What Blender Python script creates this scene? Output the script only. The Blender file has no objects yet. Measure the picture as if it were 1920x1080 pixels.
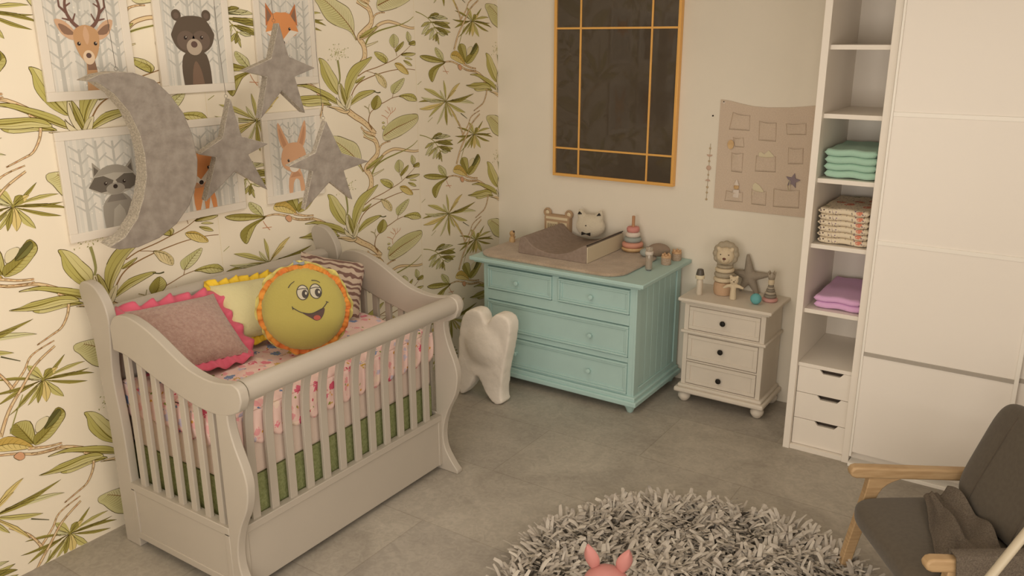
import bpy, bmesh, math, random
from mathutils import Vector, Matrix, noise
random.seed(7)
PI = math.pi
sc = bpy.context.scene
COL = sc.collection

# ---------------------------------------------------------------- materials
def lin(h):
    h = h.lstrip('#'); r = []
    for i in (0, 2, 4):
        c = int(h[i:i+2], 16)/255
        r.append(c/12.92 if c <= .04045 else ((c+.055)/1.055)**2.4)
    return (*r, 1)
MATS = {}
def mat(name, h, rough=.6, metal=0, var=0, scale=8, bump=0, bscale=60, spec=.4, trans=0, sheen=0, h2=None, detail=4, emit=0, stretch=None, coat=0):
    if name in MATS: return MATS[name]
    m = bpy.data.materials.new(name); m.use_nodes = True
    nt = m.node_tree; b = nt.nodes['Principled BSDF']; N = nt.nodes.new; L = nt.links.new
    c = lin(h)
    b.inputs['Base Color'].default_value = c
    b.inputs['Roughness'].default_value = rough
    b.inputs['Metallic'].default_value = metal
    b.inputs['Specular IOR Level'].default_value = spec
    b.inputs['Transmission Weight'].default_value = trans
    b.inputs['Sheen Weight'].default_value = sheen
    b.inputs['Coat Weight'].default_value = coat
    tc = N('ShaderNodeTexCoord'); vec = tc.outputs['Object']
    if stretch:
        mp = N('ShaderNodeMapping'); mp.inputs['Scale'].default_value = stretch
        L(vec, mp.inputs['Vector']); vec = mp.outputs['Vector']
    if var or h2:
        n = N('ShaderNodeTexNoise'); n.inputs['Scale'].default_value = scale; n.inputs['Detail'].default_value = detail
        L(vec, n.inputs['Vector'])
        r = N('ShaderNodeValToRGB'); L(n.outputs['Fac'], r.inputs['Fac'])
        r.color_ramp.elements[0].position = .35; r.color_ramp.elements[1].position = .65
        c2 = lin(h2) if h2 else None
        a = tuple(x*(1-var) for x in c[:3])+(1,)
        r.color_ramp.elements[0].color = c2 or a
        r.color_ramp.elements[1].color = c if c2 else tuple(min(1, x*(1+var)) for x in c[:3])+(1,)
        L(r.outputs['Color'], b.inputs['Base Color'])
    if bump:
        n2 = N('ShaderNodeTexNoise'); n2.inputs['Scale'].default_value = bscale; n2.inputs['Detail'].default_value = 5
        L(vec, n2.inputs['Vector'])
        bp = N('ShaderNodeBump'); bp.inputs['Strength'].default_value = bump; bp.inputs['Distance'].default_value = .01
        L(n2.outputs['Fac'], bp.inputs['Height']); L(bp.outputs['Normal'], b.inputs['Normal'])
    if emit:
        b.inputs['Emission Color'].default_value = c; b.inputs['Emission Strength'].default_value = emit
    MATS[name] = m
    return m

# ---------------------------------------------------------------- mesh builder
class MB:
    def __init__(s): s.v = []; s.f = []; s.m = []; s.mats = []
    def mi(s, m):
        if m not in s.mats: s.mats.append(m)
        return s.mats.index(m)
    def add(s, vs, fs, m, M=None):
        o = len(s.v)
        s.v += [tuple(M @ Vector(v)) if M else tuple(v) for v in vs]
        k = s.mi(m)
        for f in fs: s.f.append([i+o for i in f]); s.m.append(k)
        return s
    def build(s, name, parent=None, smooth=True, bevel=0, sub=0, loc=None, angle=35, seg=2):
        me = bpy.data.meshes.new(name); me.from_pydata(s.v, [], s.f)
        for m in s.mats: me.materials.append(m)
        me.polygons.foreach_set('material_index', s.m)
        me.update()
        if smooth:
            me.polygons.foreach_set('use_smooth', [True]*len(s.f))
            try: me.set_sharp_from_angle(angle=math.radians(angle))
            except Exception: pass
        o = bpy.data.objects.new(name, me); COL.objects.link(o)
        if loc: o.location = loc
        if parent is not None: o.parent = parent
        if bevel:
            b = o.modifiers.new('bevel', 'BEVEL'); b.width = bevel; b.segments = seg; b.limit_method = 'ANGLE'; b.angle_limit = math.radians(40)
            b.harden_normals = False
        if sub:
            q = o.modifiers.new('subsurf', 'SUBSURF'); q.levels = sub; q.render_levels = sub
        return o
def T(x=0, y=0, z=0, rx=0, ry=0, rz=0, s=1):
    if not hasattr(s, '__len__'): s = (s, s, s)
    return Matrix.Translation((x, y, z)) @ Matrix.Rotation(rz, 4, 'Z') @ Matrix.Rotation(ry, 4, 'Y') @ Matrix.Rotation(rx, 4, 'X') @ Matrix.Diagonal((*s, 1))
def box(mb, x0, x1, y0, y1, z0, z1, m, M=None):
    v = [(x, y, z) for x in (x0, x1) for y in (y0, y1) for z in (z0, z1)]
    f = [(0, 1, 3, 2), (4, 6, 7, 5), (0, 4, 5, 1), (2, 3, 7, 6), (0, 2, 6, 4), (1, 5, 7, 3)]
    return mb.add(v, f, m, M)
def lathe(mb, prof, m, M=None, n=28, cap=True):
    v = []; f = []
    for r, z in prof:
        for i in range(n): a = 2*PI*i/n; v.append((r*math.cos(a), r*math.sin(a), z))
    for j in range(len(prof)-1):
        for i in range(n):
            a = j*n+i; b = j*n+(i+1) % n
            f.append((a, b, b+n, a+n))
    if cap:
        f.append(tuple(range(n-1, -1, -1))); o = (len(prof)-1)*n; f.append(tuple(range(o, o+n)))
    return mb.add(v, f, m, M)
def tube(mb, pts, rad, m, M=None, n=10, flat=1, up=None, cap=True):
    """swept tube; rad float or list; flat squashes along the frame's second axis"""
    pts = [Vector(p) for p in pts]; v = []; f = []; k = len(pts)
    if not hasattr(rad, '__len__'): rad = [rad]*k
    nrm = Vector(up) if up else None
    for i, p in enumerate(pts):
        t = (pts[min(i+1, k-1)]-pts[max(i-1, 0)]).normalized()
        if nrm is None:
            nrm = t.orthogonal().normalized()
        a = (nrm - t*nrm.dot(t)).normalized(); nrm = a if not up else nrm
        b = t.cross(a)
        for j in range(n):
            w = 2*PI*j/n
            v.append(tuple(p + a*math.cos(w)*rad[i]*flat + b*math.sin(w)*rad[i]))
    for i in range(k-1):
        for j in range(n):
            f.append((i*n+j, i*n+(j+1) % n, (i+1)*n+(j+1) % n, (i+1)*n+j))
    if cap: f.append(tuple(range(n-1, -1, -1))); f.append(tuple(range((k-1)*n, k*n)))
    return mb.add(v, f, m, M)
def prism(mb, pts, d0, d1, m, M=None):
    """outline in local XZ, extruded along Y from d0 to d1"""
    n = len(pts)
    v = [(x, d0, z) for x, z in pts]+[(x, d1, z) for x, z in pts]
    area = sum(pts[i][0]*pts[(i+1) % n][1]-pts[(i+1) % n][0]*pts[i][1] for i in range(n))
    a = list(range(n)); b = list(range(n, 2*n))
    sides = [(i, (i+1) % n, n+(i+1) % n, n+i) for i in range(n)]
    if area > 0: f = [tuple(a), tuple(reversed(b))]+[tuple(reversed(s)) for s in sides]
    else: f = [tuple(reversed(a)), tuple(b)]+sides
    return mb.add(v, f, m, M)
def ball(mb, c, r, m, M=None, nu=20, nv=12, fn=None):
    if not hasattr(r, '__len__'): r = (r, r, r)
    v = []; f = []
    for j in range(nv+1):
        t = PI*j/nv
        for i in range(nu):
            p = 2*PI*i/nu
            d = Vector((math.sin(t)*math.cos(p), math.sin(t)*math.sin(p), math.cos(t)))
            k = fn(d) if fn else 1
            v.append((c[0]+r[0]*d.x*k, c[1]+r[1]*d.y*k, c[2]+r[2]*d.z*k))
    for j in range(nv):
        for i in range(nu):
            a = j*nu+i; b = j*nu+(i+1) % nu
            if j == 0: f.append((a, a+nu, b+nu))
            elif j == nv-1: f.append((a, a+nu, b))
            else: f.append((a, a+nu, b+nu, b))
    return mb.add(v, f, m, M)
def torus(mb, c, R, r, m, M=None, nu=28, nv=12, sz=1):
    v = []; f = []
    for i in range(nu):
        a = 2*PI*i/nu
        for j in range(nv):
            b = 2*PI*j/nv; q = R+r*math.cos(b)
            v.append((c[0]+q*math.cos(a), c[1]+q*math.sin(a), c[2]+r*sz*math.sin(b)))
    for i in range(nu):
        for j in range(nv):
            f.append((i*nv+j, ((i+1) % nu)*nv+j, ((i+1) % nu)*nv+(j+1) % nv, i*nv+(j+1) % nv))
    return mb.add(v, f, m, M)
def grid(mb, fn, nu, nv, m, M=None, closed=False):
    """surface sampled from fn(u,v), u,v in 0..1"""
    v = [fn(i/nu, j/nv) for j in range(nv+1) for i in range(nu+1)]
    f = [(j*(nu+1)+i, j*(nu+1)+i+1, (j+1)*(nu+1)+i+1, (j+1)*(nu+1)+i) for j in range(nv) for i in range(nu)]
    return mb.add(v, f, m, M)
def crom(pts, k=4, closed=False):
    n = len(pts); out = []
    for i in range(n if closed else n-1):
        p = [pts[(i+d) % n] if closed else pts[min(max(i+d, 0), n-1)] for d in (-1, 0, 1, 2)]
        for s in range(k):
            t = s/k
            out.append(tuple(.5*((2*p[1][a])+(-p[0][a]+p[2][a])*t+(2*p[0][a]-5*p[1][a]+4*p[2][a]-p[3][a])*t*t+(-p[0][a]+3*p[1][a]-3*p[2][a]+p[3][a])*t**3) for a in range(len(p[0]))))
    if not closed: out.append(tuple(pts[-1]))
    return out
def empty(name, loc=(0, 0, 0), rz=0, label=None, cat=None, group=None, rx=0, ry=0):
    o = bpy.data.objects.new(name, None); COL.objects.link(o); o.empty_display_size = .05
    o.location = loc; o.rotation_euler = (rx, ry, rz)
    return tag(o, label, cat, group)
def tag(o, label=None, cat=None, group=None, kind=None):
    for k, v in (('label', label), ('category', cat), ('group', group), ('kind', kind)):
        if v: o[k] = v
    return o
def copy_tree(o, parent=None, loc=None, rz=None, label=None, group=None):
    c = o.copy(); COL.objects.link(c)
    if parent is not None: c.parent = parent
    if loc: c.location = loc
    if rz is not None: c.rotation_euler.z = rz
    if label: c['label'] = label
    if group: c['group'] = group
    for ch in [x for x in bpy.data.objects if x.parent == o]: copy_tree(ch, c)
    return c

# ---------------------------------------------------------------- flat pattern builder (wallpaper, prints)
class Pat:
    """coloured shapes drawn in (u,v) metres on a plane; level lifts a shape a hair above those below"""
    def __init__(s, place, step=.00018, clip=None): s.mb = MB(); s.place = place; s.step = step; s.clip = clip
    def poly(s, pts, m, lv):
        if s.clip:
            a, b, c, d = s.clip
            if all(p[0] <= a for p in pts) or all(p[0] >= b for p in pts) or all(p[1] <= c for p in pts) or all(p[1] >= d for p in pts): return
            q = []
            for p in pts:
                r = (min(max(p[0], a), b), min(max(p[1], c), d))
                if not q or abs(q[-1][0]-r[0])+abs(q[-1][1]-r[1]) > 1e-5: q.append(r)
            if len(q) > 1 and abs(q[-1][0]-q[0][0])+abs(q[-1][1]-q[0][1]) < 1e-5: q.pop()
            pts = q
            if len(pts) < 3: return
        ar = sum(pts[i][0]*pts[(i+1) % len(pts)][1]-pts[(i+1) % len(pts)][0]*pts[i][1] for i in range(len(pts)))
        if abs(ar) < 1e-9: return
        if ar < 0: pts = pts[::-1]
        s.mb.add([s.place(u, v, lv*s.step) for u, v in pts], [tuple(range(len(pts)))], m)
    def stroke(s, pts, w0, w1, m, lv, taper=False):
        n = len(pts)
        if n < 2: return
        L = []; R = []
        for i, p in enumerate(pts):
            a = pts[max(i-1, 0)]; b = pts[min(i+1, n-1)]
            dx, dy = b[0]-a[0], b[1]-a[1]; l = math.hypot(dx, dy) or 1
            t = i/(n-1); w = (w0+(w1-w0)*t)/2
            if taper: w *= max(.12, math.sin(PI*t)**.6)
            L.append((p[0]-dy/l*w, p[1]+dx/l*w)); R.append((p[0]+dy/l*w, p[1]-dx/l*w))
        for i in range(n-1): s.poly([L[i], L[i+1], R[i+1], R[i]], m, lv)
    def disc(s, x, y, rx, ry, m, lv, n=14, rot=0):
        c, d = math.cos(rot), math.sin(rot)
        s.poly([(x+rx*math.cos(2*PI*i/n)*c-ry*math.sin(2*PI*i/n)*d, y+rx*math.cos(2*PI*i/n)*d+ry*math.sin(2*PI*i/n)*c) for i in range(n)], m, lv)

def flat(name, h): return mat('paper_'+name, h, rough=.75, spec=.2)

# ================================================================ THE ROOM
RX, RY, RZ = 4.75, -6.1, 2.9
def floor_mat():
    m = bpy.data.materials.new('stone_tile_floor'); m.use_nodes = True; nt = m.node_tree; N = nt.nodes.new; L = nt.links.new
    b = nt.nodes['Principled BSDF']; tc = N('ShaderNodeTexCoord')
    n1 = N('ShaderNodeTexNoise'); n1.inputs['Scale'].default_value = 2.6; n1.inputs['Detail'].default_value = 9; n1.inputs['Roughness'].default_value = .62; n1.inputs['Distortion'].default_value = .8
    n2 = N('ShaderNodeTexNoise'); n2.inputs['Scale'].default_value = 26; n2.inputs['Detail'].default_value = 6; n2.inputs['Distortion'].default_value = 1.5
    L(tc.outputs['Object'], n1.inputs['Vector']); L(tc.outputs['Object'], n2.inputs['Vector'])
    br = N('ShaderNodeTexBrick'); br.offset = .5
    br.inputs['Color1'].default_value = (.93, .93, .93, 1); br.inputs['Color2'].default_value = (1.07, 1.07, 1.05, 1); br.inputs['Mortar'].default_value = (.84, .83, .8, 1)
    br.inputs['Scale'].default_value = 1; br.inputs['Mortar Size'].default_value = .003; br.inputs['Brick Width'].default_value = 1.2; br.inputs['Row Height'].default_value = .6
    L(tc.outputs['Object'], br.inputs['Vector'])
    r = N('ShaderNodeValToRGB'); e = r.color_ramp.elements
    e[0].position = .3; e[0].color = lin('9c948a'); e[1].position = .72; e[1].color = lin('b8b0a5')
    r2 = N('ShaderNodeValToRGB'); e = r2.color_ramp.elements
    e[0].position = .35; e[0].color = (.9, .9, .9, 1); e[1].position = .65; e[1].color = (1.06, 1.06, 1.06, 1)
    L(n1.outputs['Fac'], r.inputs['Fac']); L(n2.outputs['Fac'], r2.inputs['Fac'])
    m1 = N('ShaderNodeMixRGB'); m1.blend_type = 'MULTIPLY'; m1.inputs['Fac'].default_value = 1
    m2 = N('ShaderNodeMixRGB'); m2.blend_type = 'MULTIPLY'; m2.inputs['Fac'].default_value = 1
    L(r.outputs['Color'], m1.inputs['Color1']); L(r2.outputs['Color'], m1.inputs['Color2'])
    L(m1.outputs['Color'], m2.inputs['Color1']); L(br.outputs['Color'], m2.inputs['Color2'])
    L(m2.outputs['Color'], b.inputs['Base Color']); b.inputs['Roughness'].default_value = .5; b.inputs['Specular IOR Level'].default_value = .3
    return m
def struct(name, x0, x1, y0, y1, z0, z1, m):
    mb = MB(); box(mb, x0, x1, y0, y1, z0, z1, m); return tag(mb.build(name, smooth=False), kind='structure')
wallm = mat('painted_plaster', 'e9e1d3', rough=.85, var=.02, scale=2, bump=.05, bscale=120)
struct('floor', -.15, RX+.15, RY-.15, .15, -.12, 0, floor_mat())
struct('ceiling', -.15, RX+.15, RY-.15, .15, RZ, RZ+.12, mat('ceiling_paint', 'd8d0c0', rough=.9))
struct('wall_back', 0, RX+.15, 0, .15, 0, RZ, wallm)
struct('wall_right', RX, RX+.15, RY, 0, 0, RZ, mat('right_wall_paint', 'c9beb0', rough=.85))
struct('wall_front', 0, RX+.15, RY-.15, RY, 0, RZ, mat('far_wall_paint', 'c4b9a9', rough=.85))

# wallpaper wall ------------------------------------------------
PV, PU = .7715, 1.603
C = {k: flat(k, v) for k, v in dict(
    bg='f1e6d2', g='d3ca8e', gh='beb56a', d='bfb672', dh='9a9048', b='d6d1a2', bh='c6c28a', big='dbd3a6', bigh='cfc892', dk='7c7a44', dkh='5f5d33',
    y='dfca86', yh='c9ab5c', tan='e3d2a4', tanh='d4c392', pale='e3d8b6', paleh='d6cba4', line='574718', vein='887734', shade='a89c4c',
    trunk='e8cfa4', trunkl='84623a', brown='96744a', rust='c98f66', rustf='dba883', spike='97945c', dark='565332', strap='b6b36e',
    fern='c4bb76', fern2='948a46', ros='c9c07a', rosd='a59b50', orange='b87a48').items()}
def hit(p, d, poly):
    best = None
    for i in range(len(poly)):
        a = poly[i]; b = poly[(i+1) % len(poly)]
        ex, ey = b[0]-a[0], b[1]-a[1]; den = d[0]*ey-d[1]*ex
        if abs(den) < 1e-12: continue
        t = ((a[0]-p[0])*ey-(a[1]-p[1])*ex)/den; s = ((a[0]-p[0])*d[1]-(a[1]-p[1])*d[0])/den
        if t > 1e-4 and 0 <= s <= 1 and (best is None or t < best): best = t
    return best
def draw_leaf(P, o, rib, col, veins, lv, sc=1):
    a = crom(o, 3, True)
    base = {'trunkf': 'trunk'}.get(col, col); halfc = C.get(base+'h', C[base])
    P.poly(a, C[base], lv)
    lw = .0028 if col in ('g', 'd', 'big', 'trunkf') else .0021
    if rib:
        r = crom(rib, 4)
        # the darker half of the blade
        tip = min(range(len(a)), key=lambda i: (a[i][0]-r[-1][0])**2+(a[i][1]-r[-1][1])**2)
        bs = min(range(len(a)), key=lambda i: (a[i][0]-r[0][0])**2+(a[i][1]-r[0][1])**2)
        arc = []; i = bs
        while True:
            arc.append(a[i])
            if i == tip: break
            i = (i+1) % len(a)
        if len(arc) > 2: P.poly(arc+r[::-1], halfc, lv+.4)
        if veins:
            L = len(r)
            for k in range(veins):
                t = (k+.6)/(veins+.6)*(L-1); i0 = int(t); q = t-i0
                if i0 >= L-1: continue
                p = (r[i0][0]*(1-q)+r[i0+1][0]*q, r[i0][1]*(1-q)+r[i0+1][1]*q)
                dx, dy = r[i0+1][0]-r[i0][0], r[i0+1][1]-r[i0][1]; l = math.hypot(dx, dy) or 1; dx /= l; dy /= l
                for sg in (1, -1):
                    an = math.radians(52)*sg; d = (dx*math.cos(an)-dy*math.sin(an), dx*math.sin(an)+dy*math.cos(an))
                    h = hit(p, d, a)
                    if h and h < .3:
                        h *= .93; an2 = an-.25*sg
                        d2 = (dx*math.cos(an2)-dy*math.sin(an2), dx*math.sin(an2)+dy*math.cos(an2))
                        mid = (p[0]+d[0]*h*.5, p[1]+d[1]*h*.5); e = (mid[0]+d2[0]*h*.42, mid[1]+d2[1]*h*.42)
                        P.stroke([p, mid, e], .0019, .0008, C['vein'], lv+.8)
            if col == 'big': P.stroke(r, .0065, .002, C['orange'], lv+1)
        if col in ('g', 'd'): P.stroke([(x+.0035, y-.002) for x, y in r[:int(len(r)*.8)]], .009, .003, C['shade'], lv+.7, True)
        P.stroke(r, .0034, .0012, C['line'], lv+1.1)
        if not veins and col in ('g', 'd') :
            for off in (.35, -.35):
                rr = []
                for k, p in enumerate(r):
                    if k < 1 or k > len(r)-2: continue
                    dx, dy = r[k+1][0]-r[k-1][0], r[k+1][1]-r[k-1][1]; l = math.hypot(dx, dy) or 1
                    d = (-dy/l*(1 if off > 0 else -1), dx/l*(1 if off > 0 else -1)); h = hit(p, d, a)
                    if h and h < .2: rr.append((p[0]+d[0]*h*.5, p[1]+d[1]*h*.5))
                if len(rr) > 3: P.stroke(rr, .0022, .0012, C['vein'], lv+.8, True)
    n = len(a)
    for i0 in range(0, n, max(6, n//5)):
        seg = [a[(i0+k) % n] for k in range(max(6, n//5)+1)]
        w = lw*(.55+.75*((i0*7) % 5)/4)
        P.stroke(seg, w, w*.8, C['line'], lv+1.2)
def draw_motif(P, W, du, dv):
    rnd = random.Random(3)
    for k, s in enumerate(W):
        X = lambda q: [((u/1000+du), (v/1000+dv)) for u, v in q]
        cut = lambda q: [(min(u, PU*1000), v) for u, v in q]
        lv = 1+(k % 11)*1.6
        if s[0] == 'L':
            draw_leaf(P, X(cut(s[1])), X(cut(s[2])) if s[2] else None, s[3], s[4], lv)
        elif s[0] == 'S':
            pts = crom(X(s[1]), 4); m = s[4]; w0, w1 = s[2]*.00125, s[3]*.00125
            if max(p[0] for p in pts)-du > PU: pts = [p for p in pts if p[0]-du <= PU]
            if m in ('trunk', 'pale', 'twig'):
                P.stroke(pts, w0+.0035, w1+.0035, C['trunkl' if m != 'pale' else 'vein'], lv)
                P.stroke(pts, w0*.85, w1*.85, C['trunk' if m != 'pale' else 'pale'], lv+.5)
                if m == 'trunk':
                    for j in range(1, len(pts)-1):
                        if j % 2: P.stroke([(pts[j][0]+rnd.uniform(-.3, .3)*w0, pts[j][1]), (pts[j+1][0]+rnd.uniform(-.1, .4)*w0, pts[j+1][1])], .0035, .001, C['rust' if j % 3 else 'trunkl'], lv+.9)
            else:
                P.stroke(pts, max(w0, .003), max(w1, .003), C[m], lv)
                if m == 'strap': P.stroke(pts, w0*.3, w1*.3, C['line'], lv+.5)
        else:
            c = X([s[1]])[0]; kind = s[4]
            for j, t in enumerate(X(cut(s[2]))):
                if kind == 'dots':
                    P.disc(t[0], t[1], .005, .0026, C['spike'], lv, 8, j); P.stroke([c, t], .001, .001, C['paleh'], lv)
                    for q in range(3): P.disc(c[0]+(t[0]-c[0])*rnd.random(), c[1]+(t[1]-c[1])*rnd.random(), .0035, .002, C['strap'], lv+.4, 8, q)
                    continue
                w = s[3]*.0011*(1+.25*math.sin(j*2.3)); dx, dy = t[0]-c[0], t[1]-c[1]; l = math.hypot(dx, dy); nx, ny = -dy/l, dx/l
                bend = .04*l*(1 if j % 2 else -1)
                mid = lambda f, ww: (c[0]+dx*f+nx*(ww+bend*4*f*(1-f)), c[1]+dy*f+ny*(ww+bend*4*f*(1-f)))
                a = [c, mid(.25, w*.55), mid(.6, w), mid(.85, w*.6), t, mid(.85, -w*.5), mid(.6, -w), mid(.25, -w*.5)]
                fill = dict(ros=('ros', 'y', 'rosd', 'b'), dros=('rosd', 'ros', 'rosd', 'dh'), fern=('fern', 'fern2', 'fern', 'b'))[kind][j % 4]
                P.poly(crom(a, 2, True), C[fill], lv+.1*j)
                P.stroke([c, mid(.4, 0), mid(.8, 0), t], .0026, .001, C['line'], lv+2)
                P.stroke([mid(.2, w*.5), mid(.6, w), mid(.85, w*.6), t], .0022, .0012, C['line'], lv+2)
                if kind == 'fern':
                    P.stroke([mid(.2, -w*.5), mid(.6, -w), mid(.85, -w*.5), t], .003, .0015, C['dark'], lv+2)
            if kind != 'dots':
                P.disc(c[0], c[1], .006, .006, C['dh'], lv+2.5)
def wallpaper():
    W = WALL
    P = Pat(lambda u, v, h: (h, u, v), .00012, (RY+.002, -.0015, .0015, 2.898))
    mb = P.mb
    box(mb, -.15, 0, RY, .15, 0, RZ, C['bg'])
    for a in (-5.727, -4.124, -2.521, -.918):
        for k in range(-2, 3): draw_motif(P, W, a, k*PV)
    for a in (-4.124, -2.521, -.918): P.poly([(a-.0008, .002), (a+.0008, .002), (a+.0008, 2.89), (a-.0008, 2.89)], C['tan'], .5)
    return tag(mb.build('wall_left', smooth=False), kind='structure')
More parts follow.
